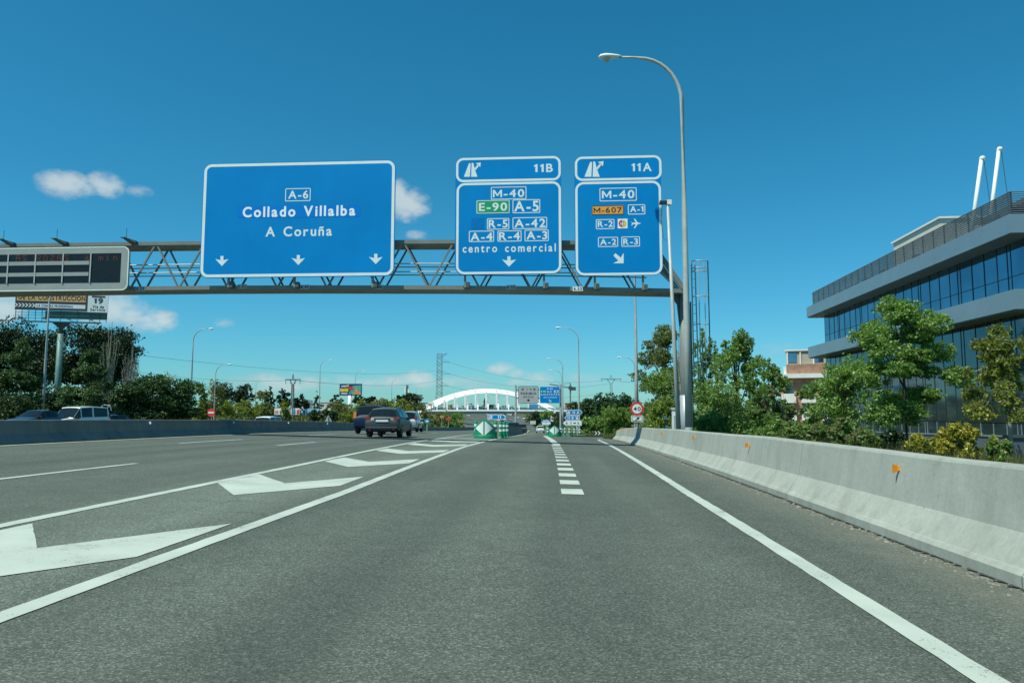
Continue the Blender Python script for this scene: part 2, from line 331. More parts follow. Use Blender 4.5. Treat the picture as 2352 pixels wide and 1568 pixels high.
# ------------------------------------------------------------------ mesh helpers
class MB:
    def __init__(s): s.v = []; s.f = []; s.mi = []; s.cur = 0
    def add(s, vs, fs):
        o = len(s.v); s.v += [tuple(x) for x in vs]; s.f += [tuple(i+o for i in f) for f in fs]; s.mi += [s.cur]*len(fs); return s
    def box(s, x0, x1, y0, y1, z0, z1):
        return s.add([(x0, y0, z0), (x1, y0, z0), (x1, y1, z0), (x0, y1, z0), (x0, y0, z1), (x1, y0, z1), (x1, y1, z1), (x0, y1, z1)],
                     [(0, 3, 2, 1), (4, 5, 6, 7), (0, 1, 5, 4), (1, 2, 6, 5), (2, 3, 7, 6), (3, 0, 4, 7)])
    def poly(s, pts): return s.add(pts, [tuple(range(len(pts)))])
    def prism(s, pts, d):
        n = len(pts); d = Vector(d); b = [Vector(p)+d for p in pts]
        return s.add(list(pts)+b, [tuple(range(n)), tuple(range(2*n-1, n-1, -1))]+[(i, i+n, (i+1) % n+n, (i+1) % n) for i in range(n)])
    def tube(s, path, r, n=8, cap=True):
        path = [Vector(p) for p in path]; rs = r if isinstance(r, (list, tuple)) else [r]*len(path)
        o = len(s.v); up = Vector((0, 0, 1))
        for i, p in enumerate(path):
            t = (path[min(i+1, len(path)-1)]-path[max(i-1, 0)]).normalized()
            a = t.cross(up)
            if a.length < 1e-3: a = t.cross(Vector((0, 1, 0)))
            a.normalize(); b = t.cross(a)
            for k in range(n):
                th = 2*math.pi*k/n; s.v.append(tuple(p+a*(rs[i]*math.cos(th))+b*(rs[i]*math.sin(th))))
        fs = []
        for i in range(len(path)-1):
            for k in range(n):
                k2 = (k+1) % n; fs.append((o+i*n+k, o+i*n+k2, o+(i+1)*n+k2, o+(i+1)*n+k))
        if cap: fs += [tuple(o+k for k in range(n-1, -1, -1)), tuple(o+(len(path)-1)*n+k for k in range(n))]
        s.f += fs; s.mi += [s.cur]*len(fs); return s
    def bar(s, p0, p1, w, h=None):                       # square bar
        p0 = Vector(p0); p1 = Vector(p1); h = h or w; t = (p1-p0).normalized()
        a = t.cross(Vector((0, 1, 0)))
        if a.length < 1e-3: a = t.cross(Vector((1, 0, 0)))
        a.normalize(); b = t.cross(a)
        vs = [q+a*(sx*w/2)+b*(sy*h/2) for q in (p0, p1) for sx, sy in ((-1, -1), (1, -1), (1, 1), (-1, 1))]
        return s.add(vs, [(0, 1, 2, 3), (7, 6, 5, 4), (0, 4, 5, 1), (1, 5, 6, 2), (2, 6, 7, 3), (3, 7, 4, 0)])
    def lathe(s, prof_, n=16, axis='z', at=(0, 0, 0)):   # prof: (radius, height)
        o = len(s.v); m_ = len(prof_)
        for (r_, h_) in prof_:
            for k in range(n):
                th = 2*math.pi*k/n; c_, s_ = r_*math.cos(th), r_*math.sin(th)
                p = (c_, s_, h_) if axis == 'z' else ((h_, c_, s_) if axis == 'x' else (c_, h_, s_))
                s.v.append((p[0]+at[0], p[1]+at[1], p[2]+at[2]))
        fs = [(o+i*n+k, o+i*n+(k+1) % n, o+(i+1)*n+(k+1) % n, o+(i+1)*n+k) for i in range(m_-1) for k in range(n)]
        fs += [tuple(o+k for k in range(n-1, -1, -1)), tuple(o+(m_-1)*n+k for k in range(n))]
        s.f += fs; s.mi += [s.cur]*len(fs); return s
    def build(s, name, m, parent=None, smooth=False, local=False, bev=0):
        vs = s.v
        if parent is not None and not local:
            q = parent; off = Vector((0, 0, 0))
            while q is not None: off += q.location; q = q.parent
            vs = [(x-off.x, y-off.y, z-off.z) for (x, y, z) in vs]
        me = bpy.data.meshes.new(name); me.from_pydata(vs, [], s.f)
        ms = m if isinstance(m, (list, tuple)) else [m]
        for k in ms: me.materials.append(M[k] if isinstance(k, str) else k)
        if len(ms) > 1: me.polygons.foreach_set('material_index', s.mi)
        bm = bmesh.new(); bm.from_mesh(me); bmesh.ops.recalc_face_normals(bm, faces=bm.faces) if smooth != 'keep' else None
        if bev: bmesh.ops.bevel(bm, geom=[e for e in bm.edges if len(e.link_faces) == 2 and e.calc_face_angle(0) > .6], offset=bev, segments=2, affect='EDGES', clamp_overlap=True)
        bm.to_mesh(me); bm.free()
        if smooth is True:
            me.polygons.foreach_set('use_smooth', [True]*len(me.polygons))
        me.update()
        o = bpy.data.objects.new(name, me); COL.objects.link(o)
        if parent is not None: o.parent = parent
        return o
def tag(o, label=None, cat=None, group=None, kind=None):
    if label: o['label'] = label
    if cat: o['category'] = cat
    if group: o['group'] = group
    if kind: o['kind'] = kind
    return o
def thing(name, label, cat, loc, group=None, rz=0):
    o = bpy.data.objects.new(name, None); COL.objects.link(o); o.empty_display_size = .3
    o.location = loc; o.rotation_euler = (0, 0, rz); return tag(o, label, cat, group)
KIDS = {}
def copy_tree(o, loc=None, rz=None, label=None, group=None, parent=None, sc=None):
    c = o.copy(); COL.objects.link(c)
    if parent is not None: c.parent = parent
    if loc is not None: c.location = loc
    if rz is not None: c.rotation_euler = (0, 0, rz)
    if sc is not None: c.scale = sc
    if label: c['label'] = label
    if group: c['group'] = group
    for ch in [k for k in bpy.data.objects if k.parent == o]: copy_tree(ch, parent=c)
    return c
def recolour(o, old, new):
    for k in [o]+[x for x in bpy.data.objects if x.parent == o]:
        if k.type == 'MESH' and any(m == M[old] for m in k.data.materials):
            k.data = k.data.copy()
            for i, m in enumerate(k.data.materials):
                if m == M[old]: k.data.materials[i] = M[new]

# ------------------------------------------------------------------ text
def _txt_mesh(body, off=.0):
    cu = bpy.data.curves.new('t', 'FONT'); cu.body = body; cu.offset = off; cu.resolution_u = 4
    ob = bpy.data.objects.new('t', cu); COL.objects.link(ob); bpy.context.view_layer.update()
    dg = bpy.context.evaluated_depsgraph_get(); me = bpy.data.meshes.new_from_object(ob.evaluated_get(dg))
    vs = [tuple(v.co) for v in me.vertices]; fs = [tuple(p.vertices) for p in me.polygons]
    bpy.data.objects.remove(ob); bpy.data.curves.remove(cu); bpy.data.meshes.remove(me)
    return vs, fs
_tc = {}
def text(mb, body, x0, x1, z0, cap, y, off=.022, track=1.0):
    """letters standing on the XZ plane facing -Y; stretched to run from x0 to x1, cap height cap"""
    chars = []; cur = 0.
    if 'H' not in _tc: _tc['H'] = _txt_mesh('H', 0); 
    H = max(v[1] for v in _tc['H'][0])
    for ch in body:
        if ch == ' ': cur += .36*track; continue
        key = (ch, off)
        if key not in _tc:
            o2 = max(off, 0)
            if ch == '1': _tc[key] = ([(.15-o2, 0, 0), (.27+o2, 0, 0), (.27+o2, H, 0), (.18, H, 0), (.0, H*.80, 0), (.05, H*.66, 0), (.15-o2, H*.76, 0)], [(0, 1, 2, 3, 4, 5, 6)])
            elif ch == 'M': b_ = .085+o2*1.6; w_ = .68; _tc[key] = ([(0, 0, 0), (0, H, 0), (b_, H, 0), (w_/2, H*.40, 0), (w_-b_, H, 0), (w_, H, 0), (w_, 0, 0), (w_-b_, 0, 0), (w_-b_, H*.66, 0), (w_/2+.03, H*.16, 0), (w_/2-.03, H*.16, 0), (b_, H*.66, 0), (b_, 0, 0)], [(0, 1, 2, 11, 12), (2, 3, 10, 11), (3, 9, 10), (3, 4, 8, 9), (4, 5, 6, 7, 8)])
            else: _tc[key] = _txt_mesh(ch, off)
        vs, fs = _tc[key]; a = min(v[0] for v in vs); b = max(v[0] for v in vs)
        chars.append((vs, fs, cur-a)); cur += (b-a)+.13*track
    W_ = cur-.13*track; sx = (x1-x0)/W_; sz = cap/H
    for vs, fs, dx in chars: mb.add([(x0+(v[0]+dx)*sx, y, z0+v[1]*sz) for v in vs], fs)
    return mb
def rrect(x0, x1, z0, z1, r, y, n=6):
    pts = []
    for cx, cz, a0 in ((x1-r, z0+r, -90), (x1-r, z1-r, 0), (x0+r, z1-r, 90), (x0+r, z0+r, 180)):
        for k in range(n+1):
            a = R(a0+90*k/n); pts.append((cx+r*math.cos(a), y, cz+r*math.sin(a)))
    return pts
def ring(mb, x0, x1, z0, z1, r, w, y):
    a = rrect(x0, x1, z0, z1, r, y); b = rrect(x0+w, x1-w, z0+w, z1-w, max(r-w, .005), y); n = len(a)
    return mb.add(a+b, [(i, (i+1) % n, (i+1) % n+n, i+n) for i in range(n)])

# ------------------------------------------------------------------ ground and roads
def sheet(name, ys, edges, m, off, cols=10, kind='structure'):
    mb = MB(); n = cols+1
    for y in ys:
        a, b = edges(y)
        for i in range(n):
            x = a+(b-a)*i/cols; mb.v.append((x, y, gz(x, y)+off))
    for j in range(len(ys)-1):
        for i in range(cols): mb.f.append((j*n+i, j*n+i+1, (j+1)*n+i+1, (j+1)*n+i)); mb.mi.append(0)
    o = mb.build(name, m, smooth=True); return tag(o, kind=kind)
def span(a, b, d0, g=1.05):
    r = [a]; d = d0
    while r[-1]+d < b: r.append(r[-1]+d); d *= g
    return r+[b]
xs = sorted(set([-1500, -1000, -700, -500]+[-400+20*i for i in range(16)]+[-90+2.*i for i in range(35)]+[-20, 6]+[-20+1.625*i for i in range(17)]+[6+2.*i for i in range(20)]+[50+20*i for i in range(18)]+[420, 500, 700, 1000, 1500]))
ys = [-60, -40, -20]+[-10+2*i for i in range(100)]+span(192, 3000, 4, 1.06)
mb = MB(); nx = len(xs)
for y in ys:
    for x in xs: mb.v.append((x, y, gz(x, y)-.06))
for j in range(len(ys)-1):
    for i in range(nx-1): mb.f.append((j*nx+i, j*nx+i+1, (j+1)*nx+i+1, (j+1)*nx+i)); mb.mi.append(0)
tag(mb.build('ground', 'ground', smooth=True), kind='structure')

LB = [(-60, -15.6), (-10, -15.6), (20, -15.8), (36, -16.2), (50, -17.2), (68, -19), (108, -21.8), (149, -22.3), (183, -21.2), (224, -20.5), (260, -21.5), (330, -26), (450, -40), (600, -60), (900, -100)]
RB = [(-60, 3.62), (53, 3.75), (56, 5), (64, 8), (76, 11), (96, 14), (112, 13), (130, 6), (150, 1.5), (182, 0), (224, -1), (260, -3), (330, -8), (450, -16), (600, -30), (900, -62)]
def itp(T, y):
    for (a, p), (b, q) in zip(T, T[1:]):
        if y <= b: return p+(q-p)*max(0, (y-a))/(b-a)
    return T[-1][1]
RY = span(-40, 40, 2, 1.0)+span(42, 900, 2, 1.025)
tag(sheet('road', RY, lambda y: (itp(LB, y)+.1, itp(RB, y)), 'asphalt', 0, 16))
tag(sheet('service_road', RY, lambda y: (itp(LB, y)-17, itp(LB, y)-.75), 'asphalt', 0, 8))

def strip(name, pts, w, off=.006):
    pts = [Vector(p[:2]+(0,)) if isinstance(p, tuple) else Vector((p.x, p.y, 0)) for p in pts]; fine = [pts[0]]
    for a, b in zip(pts, pts[1:]):
        n = max(1, int((b-a).length/(.22 if a.y < 26 and b.y < 40 else 2))); fine += [a.lerp(b, (i+1)/n) for i in range(n)]
    mb = MB(); rj = random.Random(len(fine)); w0 = w
    for i, p in enumerate(fine):
        w = w0+rj.uniform(-.012, .012)
        t = (fine[min(i+1, len(fine)-1)]-fine[max(i-1, 0)]).normalized(); q = Vector((t.y, -t.x, 0))*w/2
        for s in (-1, 1):
            c = p+q*s; mb.v.append((c.x, c.y, gz(c.x, c.y)+off))
    for i in range(len(fine)-1): mb.f.append((2*i, 2*i+1, 2*i+3, 2*i+2)); mb.mi.append(0)
    return tag(mb.build(name, 'paint'), kind='structure')
def patch(name, pts, off=.006):
    # filled marking, triangulated on a fine grid is not needed: markings are short
    rj = random.Random(3); q = []
    for (x0, y0), (x1, y1) in zip(pts, pts[1:]+pts[:1]):
        n = max(1, int(math.hypot(x1-x0, y1-y0)/.18)) if y0 < 20 else 1
        for i in range(n): q.append((x0+(x1-x0)*i/n+(rj.uniform(-.004, .004) if i else 0), y0+(y1-y0)*i/n+(rj.uniform(-.005, .005) if i else 0)))
    mb = MB(); mb.poly([(x, y, gz(x, y)+off) for x, y in q])
    return tag(mb.build(name, 'paint'), kind='structure')
strip('edge_line', [(2.08, -8), (2.08, 4), (2.1, 12.7), (2.3, 30), (2.45, 47), (2.55, 49.5), (2.8, 51), (3.3, 51.8), (3.7, 52)], .17)
strip('gore_line', [(-5.5, -8), (-5.51, 7), (-5.56, 11), (-5.68, 16), (-6.05, 26), (-6.25, 32), (-6.35, 40), (-6.7, 50), (-7.3, 62)], .17)
strip('gore_line', [(-3.2, -8), (-3.2, 11), (-3.42, 20), (-3.6, 28), (-3.6, 36), (-3.55, 48), (-3.5, 60), (-3.9, 80), (-5.0, 110), (-7, 160), (-9, 220)], .17)
strip('edge_line', [(x+.32, y) for y, x in [(-10, -15.6), (20, -15.8), (36, -16.2), (50, -17.2), (68, -19), (108, -21.8), (149, -22.3), (183, -21.2), (224, -20.5)]], .16)
def chev(k):
    y0 = 12.0+5.72*(k); s = sm(12, 34, y0)
    L = -5.48-.55*s; Rr = -3.6-.22*s; I = -4.49-.55*s; O = -4.53-.2*s
    w = 1.75
    return [(L, y0-.3), (L-.04, y0-.3+w), (I, y0), (Rr-.02, y0+1.65), (Rr+.06, y0+1.65-1.75), (O, y0-1.82)]
for k in range(-2, 5): patch('chevron_marking', chev(k) if k != -1 else [(-5.3, 5.2), (-5.33, 7.3), (-4.4, 6.1), (-3.45, 7.74), (-3.42, 5.92), (-4.3, 4.55)])
for i, y0 in enumerate([34.3, 36.4, 38.2, 39.6, 41.5, 44]): strip('gore_stripe', [(-6.1-.06*i, y0), (-5.2, y0-.5), (-3.75, y0-.2)], .42)
y = 11.74
for i in range(13):
    xc = .2-.012*(y-11.7)-.0003*(y-11.7)**2
    strip('block_marking', [(xc, y), (xc-.012, y+.84)], .36); y += 1.68+.012*i
strip('solid_divider', [(-.12, 33.2), (-.3, 38), (-.5, 44), (-.95, 56), (-1.35, 68)], .34)
for (x, y0, l) in [(-8.8, 11.0, 4.1), (-9.52, 24.6, 4.1), (-12.7, 24.2, 5), (-9.3, -2, 4), (-12.6, 11, 4.6), (-9.9, 38, 4.2), (-13.0, 38, 4.4), (-10.6, 52, 4.2), (-14.2, 52, 4.5), (-11.4, 66, 5), (-15.4, 66, 5), (-12.4, 82, 5), (-16.6, 84, 5), (-13.4, 100, 6), (-17.6, 102, 6), (-14, 122, 6), (-18, 124, 6)]:
    dx = -.008*l if y0 < 45 else -.06*l
    strip('lane_dash', [(x, y0), (x+dx, y0+l)], .14)

# ------------------------------------------------------------------ concrete barriers
def barrier(name, label, path, prof_, m, heights, group=None, wave=0):
    fine = []
    for (a, b) in zip(path, path[1:]):
        n = max(1, int(abs(b[0]-a[0])/1.5)); fine += [(a[0]+(b[0]-a[0])*i/n, a[1]+(b[1]-a[1])*i/n) for i in range(n)]
    fine.append(path[-1]); mb = MB(); k = len(prof_); rnd = random.Random(3)
    for (y, x) in fine:
        h = itp(heights, y); dz = wave*(math.sin(y*.55)+.6*math.sin(y*1.31+1)); dx = wave*.6*math.sin(y*.4+2)
        for (px, pz) in prof_:
            jz = dz*(pz > .5); jx = dx
            if 0 < pz < .12: jx += rnd.uniform(-.012, .012)
            mb.v.append((x+px+jx, y, gz(x, y)-.03+pz*h/.9+jz))
    for j in range(len(fine)-1):
        for i in range(k-1): mb.f.append((j*k+i, j*k+i+1, (j+1)*k+i+1, (j+1)*k+i)); mb.mi.append(0)
    mb.f += [tuple(range(k)), tuple((len(fine)-1)*k+i for i in range(k-1, -1, -1))]; mb.mi += [0, 0]
    o = mb.build(name, m)
    return tag(o, label, 'barrier', group)
NJ = [(0, 0), (0, .13), (.035, .17), (.05, .175), (.215, .41), (.30, .90), (.315, .925), (.33, .93), (.50, .93), (.515, .92), (.56, .42), (.74, .17), (.76, 0)]
rb = barrier('concrete_barrier', 'pale sunlit concrete barrier with orange reflectors along the right shoulder', [(-12, 3.45), (6, 3.5), (16, 3.52), (33, 3.5), (48, 3.62), (53.5, 3.75)], NJ, 'concrete',
             [(-12, .9), (14, .9), (24, .88), (33, .86), (45, .80), (52, .68), (53.5, .66)], wave=.008)
NJ2 = [(0, 0), (0, .1), (-.03, .16), (-.20, .38), (-.26, .88), (-.28, .9), (-.42, .9), (-.44, .88), (-.5, .38), (-.68, .16), (-.70, 0)]
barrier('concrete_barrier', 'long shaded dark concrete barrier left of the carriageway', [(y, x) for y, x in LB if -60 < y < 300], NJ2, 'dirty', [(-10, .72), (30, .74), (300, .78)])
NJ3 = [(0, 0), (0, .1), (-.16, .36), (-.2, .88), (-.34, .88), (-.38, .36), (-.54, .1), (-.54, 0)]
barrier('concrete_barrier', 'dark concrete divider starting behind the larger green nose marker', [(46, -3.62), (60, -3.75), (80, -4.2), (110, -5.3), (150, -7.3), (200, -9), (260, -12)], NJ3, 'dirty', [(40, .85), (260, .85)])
# expansion joints of the near barrier are wear in the concrete; amber flags sit on its face
def reflector(Y, k, label):
    X = 3.5+.285; z = gz(3.5, Y)+.70*itp([(0, .9), (14, .9), (24, .88), (33, .86), (45, .8), (52, .68)], Y)/.9
    t = thing('barrier_reflector', label, 'reflector', (X, Y, z), 'orange reflectors on the right barrier')
    a = MB(); a.prism([(-.085, 0, -.028), (-.03, 0, -.01), (-.03, 0, .055), (-.085, 0, .075)], (0, .012, 0)); a.build('reflector_plate', 'amber', t, local=True)
    b = MB(); b.box(-.03, .02, -.012, .02, .0, .055); b.build('bracket', 'orange', t, local=True)
RL = ['nearest orange reflector flag on the right barrier, largest of the row', 'second orange reflector flag along the right barrier', 'third orange reflector flag along the right barrier',
      'fourth orange reflector flag, just before the shadow band on the barrier', 'orange reflector flag inside the shadow band on the right barrier', 'orange reflector first past the shadow band on the right barrier',
      'orange reflector between two others near the barrier end', 'last orange reflector near the end of the right barrier']
for i, Y in enumerate([8.6, 15.2, 21.2, 27.6, 35.4, 40.5, 45, 49]): reflector(Y, i, RL[i])
def wreflector(Y, label):
    x = itp(LB, Y)-.225; z = gz(itp(LB, Y), Y)+.58
    t = thing('barrier_reflector', label, 'reflector', (x, Y, z), 'pale reflectors on the left barrier')
    a = MB(); a.prism([(0, 0, -.03), (.07, 0, -.06), (.10, 0, 0), (.07, 0, .06), (0, 0, .03)], (0, .012, 0)); a.build('reflector_plate', 'white', t, local=True)
    b = MB(); b.box(-.02, .01, -.02, .03, -.02, .02); b.build('bracket', 'galv', t, local=True)
for Y, l in [(28.5, 'pale reflector on the shaded left barrier below the white van'), (36.6, 'pale reflector on the left barrier where the gantry shadow meets it'), (46, 'pale reflector on the left barrier below the lattice T pole'), (57, 'pale reflector on the left barrier below the triangular sign')]: wreflector(Y, l)
# loose grit at the foot of the near barrier
mb = MB(); rnd = random.Random(5)
for i in range(900):
    y = 4+rnd.random()**1.6*30; x = 3.46-abs(rnd.gauss(0, .09)); s = rnd.uniform(.006, .024)*(1 if rnd.random() < .93 else 1.8); z = gz(x, y)
    a = rnd.random()*6.3; c, d = math.cos(a)*s, math.sin(a)*s; e = s*rnd.uniform(.4, .9)
    mb.add([(x+c, y+d, z), (x-d*.8, y+c*.8, z), (x-c, y-d, z), (x+d*.9, y-c*.9, z), (x+c*.3, y-d*.2, z+e), (x-d*.4, y+c*.3, z+e*.8)], [(0, 1, 4), (1, 2, 5), (1, 5, 4), (2, 3, 5), (3, 0, 4), (3, 4, 5)])
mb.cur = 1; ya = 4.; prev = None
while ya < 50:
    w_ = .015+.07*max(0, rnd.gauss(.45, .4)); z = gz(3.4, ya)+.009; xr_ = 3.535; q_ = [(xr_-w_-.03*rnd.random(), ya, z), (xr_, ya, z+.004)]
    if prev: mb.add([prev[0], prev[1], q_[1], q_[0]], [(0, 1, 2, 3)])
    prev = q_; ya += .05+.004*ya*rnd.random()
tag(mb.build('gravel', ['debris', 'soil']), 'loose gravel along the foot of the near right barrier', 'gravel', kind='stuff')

# ------------------------------------------------------------------ big sign gantry
GY = 32.4                                             # plane of the sign faces
TF, TB = 32.75, 34.0                                  # front and rear truss planes
def zc(u, vf):                                        # height on the front truss plane
    return atY(u, vf, TF)
top_pts = [(-260, 566), (0, 559.5), (382, 554.5), (640, 552), (940, 551), (1031, 550.6), (1307, 552.3), (1500, 556)]
bot_pts = [(-260, 670), (0, 663), (296, 658), (469, 656), (700, 655), (1043, 655.5), (1300, 658), (1569, 663)]
TOP = [zc(*p) for p in top_pts]; BOT = [zc(*p) for p in bot_pts]
def zt(x): return float(np.interp(x, [p.x for p in TOP], [p.z for p in TOP]))
def zb(x): return float(np.interp(x, [p.x for p in BOT], [p.z for p in BOT]))
gpost = onground(1577, 33.4)
G = thing('sign_gantry', 'grey steel truss gantry spanning the carriageway and carrying the blue signs', 'gantry', gpost)
def chord(pts, h, name, extra):
    mb = MB(); k = 4; n = len(pts)
    for p in pts:
        for (dy, dz) in ((0, 0), (0, -h), (TB-TF+.06, -h), (TB-TF+.06, 0)): mb.v.append((p.x, p.y+dy, p.z+dz))
    for i in range(n-1):
        for j in range(4): mb.f.append((i*4+j, i*4+(j+1) % 4, (i+1)*4+(j+1) % 4, (i+1)*4+j)); mb.mi.append(0)
    mb.f += [(0, 1, 2, 3), (n*4-1, n*4-2, n*4-3, n*4-4)]; mb.mi += [0, 0]
    return mb.build(name, 'steel', G)
chord(TOP, .17, 'top_chord', 0); chord(BOT, .18, 'bottom_chord', 0)
xb0 = zc(1101, 660).x; per = zc(1220, 660).x-xb0
nodes = [xb0+per*i for i in range(-14, 4)]
for yp, nm in ((TF+.06, 'front_brace'), (TB-.06, 'rear_brace')):
    for x in nodes:
        for s in (-1, 1):
            xa = x+s*per/2
            if xa > TOP[-1].x or x > BOT[-1].x or xa < TOP[0].x or x < BOT[0].x: continue
            mb = MB(); mb.bar((x+s*.05, yp, zb(x)-.02), (xa-s*.05, yp, zt(xa)-.15), .072, .072); mb.build(nm, 'steel', G)
for yp in (TF+.25, TB-.2):
    for fz in (.50, .68):
        mb = MB(); x = TOP[0].x
        pts = []
        while x < TOP[-1].x: pts.append((x, yp, zb(x)+(zt(x)-zb(x))*(1-fz))); x += 2
        mb.tube(pts, .028, 6); mb.build('handrail', 'galv', G)
# sloping end braces, post with bracket and ladder
for yp in (TF+.05, TB-.08):
    mb = MB(); mb.bar((TOP[-1].x, yp, TOP[-1].z-.12), (BOT[-1].x+.02, yp, BOT[-1].z+.02), .2, .16); mb.build('end_brace', 'steel', G)
mb = MB(); mb.bar((TOP[-1].x-.4, TF+.4, TOP[-1].z-.5), (BOT[-1].x-.1, TF+.5, BOT[-1].z+.02), .09, .09); mb.build('end_brace', 'galv', G)
mb = MB(); mb.tube([(gpost.x, gpost.y, gpost.z), (gpost.x, gpost.y, BOT[-1].z+.02)], .235, 12); mb.build('post', 'steel', G, smooth=True)
mb = MB(); mb.tube([(gpost.x, gpost.y, gpost.z), (gpost.x, gpost.y, gpost.z+2.35)], [.30, .28], 12); mb.build('base_sleeve', 'signback', G, smooth=True)
mb = MB(); mb.prism([(gpost.x-.23, gpost.y-.1, BOT[-1].z-.17), (gpost.x-.6, gpost.y-.1, BOT[-1].z-.17), (gpost.x-.32, gpost.y-.1, BOT[-1].z-.6), (gpost.x-.23, gpost.y-.1, BOT[-1].z-1.6)], (0, .2, 0)); mb.build('bracket', 'steel_dark', G)
# far-left post outside the frame
mb = MB(); mb.tube([(BOT[0].x, 33.4, gz(BOT[0].x, 33.4)), (BOT[0].x, 33.4, BOT[0].z)], .235, 12); mb.build('post', 'steel', G, smooth=True)
mb = MB(); mb.tube([(gpost.x+.27, gpost.y-.05, gpost.z+.1), (gpost.x+.27, gpost.y-.05, BOT[-1].z-.5)], .035, 6); mb.build('cable_duct', 'plastic', G)
lad = [atY(u, 600, 34.2).x for u in (1588, 1596, 1612, 1626)]
zl = lambda v: atY(1600, v, 34.2).z
T = thing('access_ladder', 'grey caged access ladder beside the gantry post', 'ladder', (lad[0], 34.2, zl(870)))
for x in lad[:2]:
    mb = MB(); mb.tube([(x+.04*(x-lad[0] > .1), 34.2, zl(868)), (x, 34.2, zl(602))], .03, 6); mb.build('rail', 'galv', T)
z = zl(860)
while z < zl(605): mb = MB(); mb.tube([(lad[0], 34.2, z), (lad[1], 34.2, z)], .012, 5); mb.build('rung', 'galv', T); z += .4
for v in (601, 617, 625, 682, 746, 832):
    mb = MB(); cxh = (lad[0]+lad[3])/2; rr = (lad[3]-lad[0])/2
    mb.tube([(cxh+rr*math.cos(a), 34.2-rr*.9*math.sin(a), zl(v)) for a in np.linspace(math.pi, 0, 13)], .022, 6)
    mb.build('cage_hoop', 'galv', T)
for a in (0.02, .5, 1.2, 1.9):
    mb = MB(); x, yq = cxh+rr*math.cos(a), 34.2-rr*.9*math.sin(a)
    mb.tube([(x, yq, zl(835)), (x, yq, zl(601))], .02, 5); mb.build('cage_bar', 'steel_dark' if a < .6 else 'galv', T)
mb = MB(); mb.box(lad[0]-.05, lad[3]+.05, 34.0, 34.3, zl(870)-.05, zl(870)); mb.build('platform', 'galv', T)
for u in (1612, 1620): mb = MB(); mb.tube([(atY(u, 800, 34.2).x, 34.1, zl(868)), (atY(u, 800, 34.2).x, 34.1, zl(790))], .022, 5); mb.build('guard_bar', 'galv', T)
# small distance plates on the lower chord
def plate_(u, v, s, label, dark):
    p = atY(u, v, TF-.02); t = thing('number_plate_sign', label, 'plate', p, 'number plates on the lower gantry chord')
    a = MB(); a.box(-.22, .22, 0, .015, -.1, .1); a.build('panel', 'grey' if dark else 'white', t, local=True)
    b = MB(); text(b, s, -.18, .18, -.065, .13, -.004, .02); b.build('lettering', 'black', t, local=True)
plate_(1174, 659.5, '6.55', 'small grey plate reading 6.55 on the gantry chord', True); plate_(1327, 663, '6.53', 'small pale plate reading 6.53 on the gantry chord', False)
for u, v, s, l in ((556, 658, '6.42', 'small grey number plate on the chord under the left arrow of the widest sign'), (700, 659, '6.45', 'small grey number plate on the chord under the middle arrow of the widest sign'), (869, 659, '6.46', 'small grey number plate on the chord under the right arrow of the widest sign'), (322, 663, '6.29', 'small grey number plate on the chord right of the message display')): plate_(u, v, s, l, True)

# --- sign boards; contents measured in source-crop pixels
c2 = lambda x, y: ((700+x/2.94)*.64474, (540+y/2.94)*.64474)
c3 = lambda x, y: ((1580+x/2.6133)*.64474, (520+y/2.6133)*.64474)
class Board:
    def __init__(s, cv, Y): s.cv = cv; s.Y = Y; s.w = MB(); s.k = 0
    def P(s, x, y, lift=1): p = atY(*s.cv(x, y), s.Y); return Vector((p.x, s.Y-.004*lift, p.z))
    def rect(s, x0, x1, y0, y1): a = s.P(x0, y0); b = s.P(x1, y1); c = s.P(x0, y1); d = s.P(x1, y0); return a.x, b.x, (b.z+c.z)/2, (a.z+d.z)/2
    def text(s, body, x0, x1, ycap, ybase, off=.022, lift=1, mb=None, track=1.):
        a = s.P(x0, ybase); b = s.P(x1, ybase); c = s.P((x0+x1)/2, ycap); d = s.P((x0+x1)/2, ybase)
        text(mb or s.w, body, a.x, b.x, d.z, c.z-d.z, s.Y-.004*lift, off, track)
    def frame(s, x0, x1, y0, y1, w, r, lift=1, mb=None):
        X0, X1, Z0, Z1 = s.rect(x0, x1, y0, y1); ring(mb or s.w, X0, X1, Z0, Z1, r, w, s.Y-.004*lift)
    def badge(s, body, fx, tx, off=.022):
        s.frame(*fx, .035, .05); s.text(body, *tx, off=off)
    def poly(s, pts, mb=None, lift=1): (mb or s.w).poly([s.P(x, y, lift) for x, y in pts])
    def arrow_down(s, x, yt, yb, x0, x1):
        w = (x1-x0)*.115; ym = yt+(yb-yt)*.42
        s.poly([(x-w, yt), (x+w, yt), (x+w, ym), (x1, yt+(yb-yt)*.30), (x, yb)]); s.poly([(x-w, yt), (x, yb), (x0, yt+(yb-yt)*.30), (x-w, ym)])
    def exit_symbol(s, x0, x1, y0, y1):
        f = lambda a, b: (x0+(x1-x0)*a, y0+(y1-y0)*b)
        s.poly([f(.30, .06), f(.40, .06), f(.36, 1), f(.0, 1)])
        s.poly([f(.46, .03), f(.56, .03), f(.63, .42), f(.80, 1), f(.43, 1)]); s.poly([f(.63, .42), f(.82, .14), f(.90, .22), f(.66, .58)])
        s.poly([f(.70, .06), f(1.0, .0), f(.97, .32)])
def panel(t, x0, x1, z0, z1, r, Y, m, th=.06, name='panel'):
    mb = MB(); mb.prism(rrect(x0, x1, z0, z1, r, Y), (0, th, 0)); return mb.build(name, m, t)
def hangers(t, xsr, z0, Y):
    for x in xsr:
        mb = MB(); mb.bar((x, Y+.16, z0+.5), (x, Y+.16, zb(x)-.12), .09, .09); mb.build('hanger', 'steel', t)
        mb = MB(); mb.box(x+.02, x+.2, Y+.12, TF, zb(x)-.12, zb(x)+.12); mb.build('clamp', 'steel_dark', t)
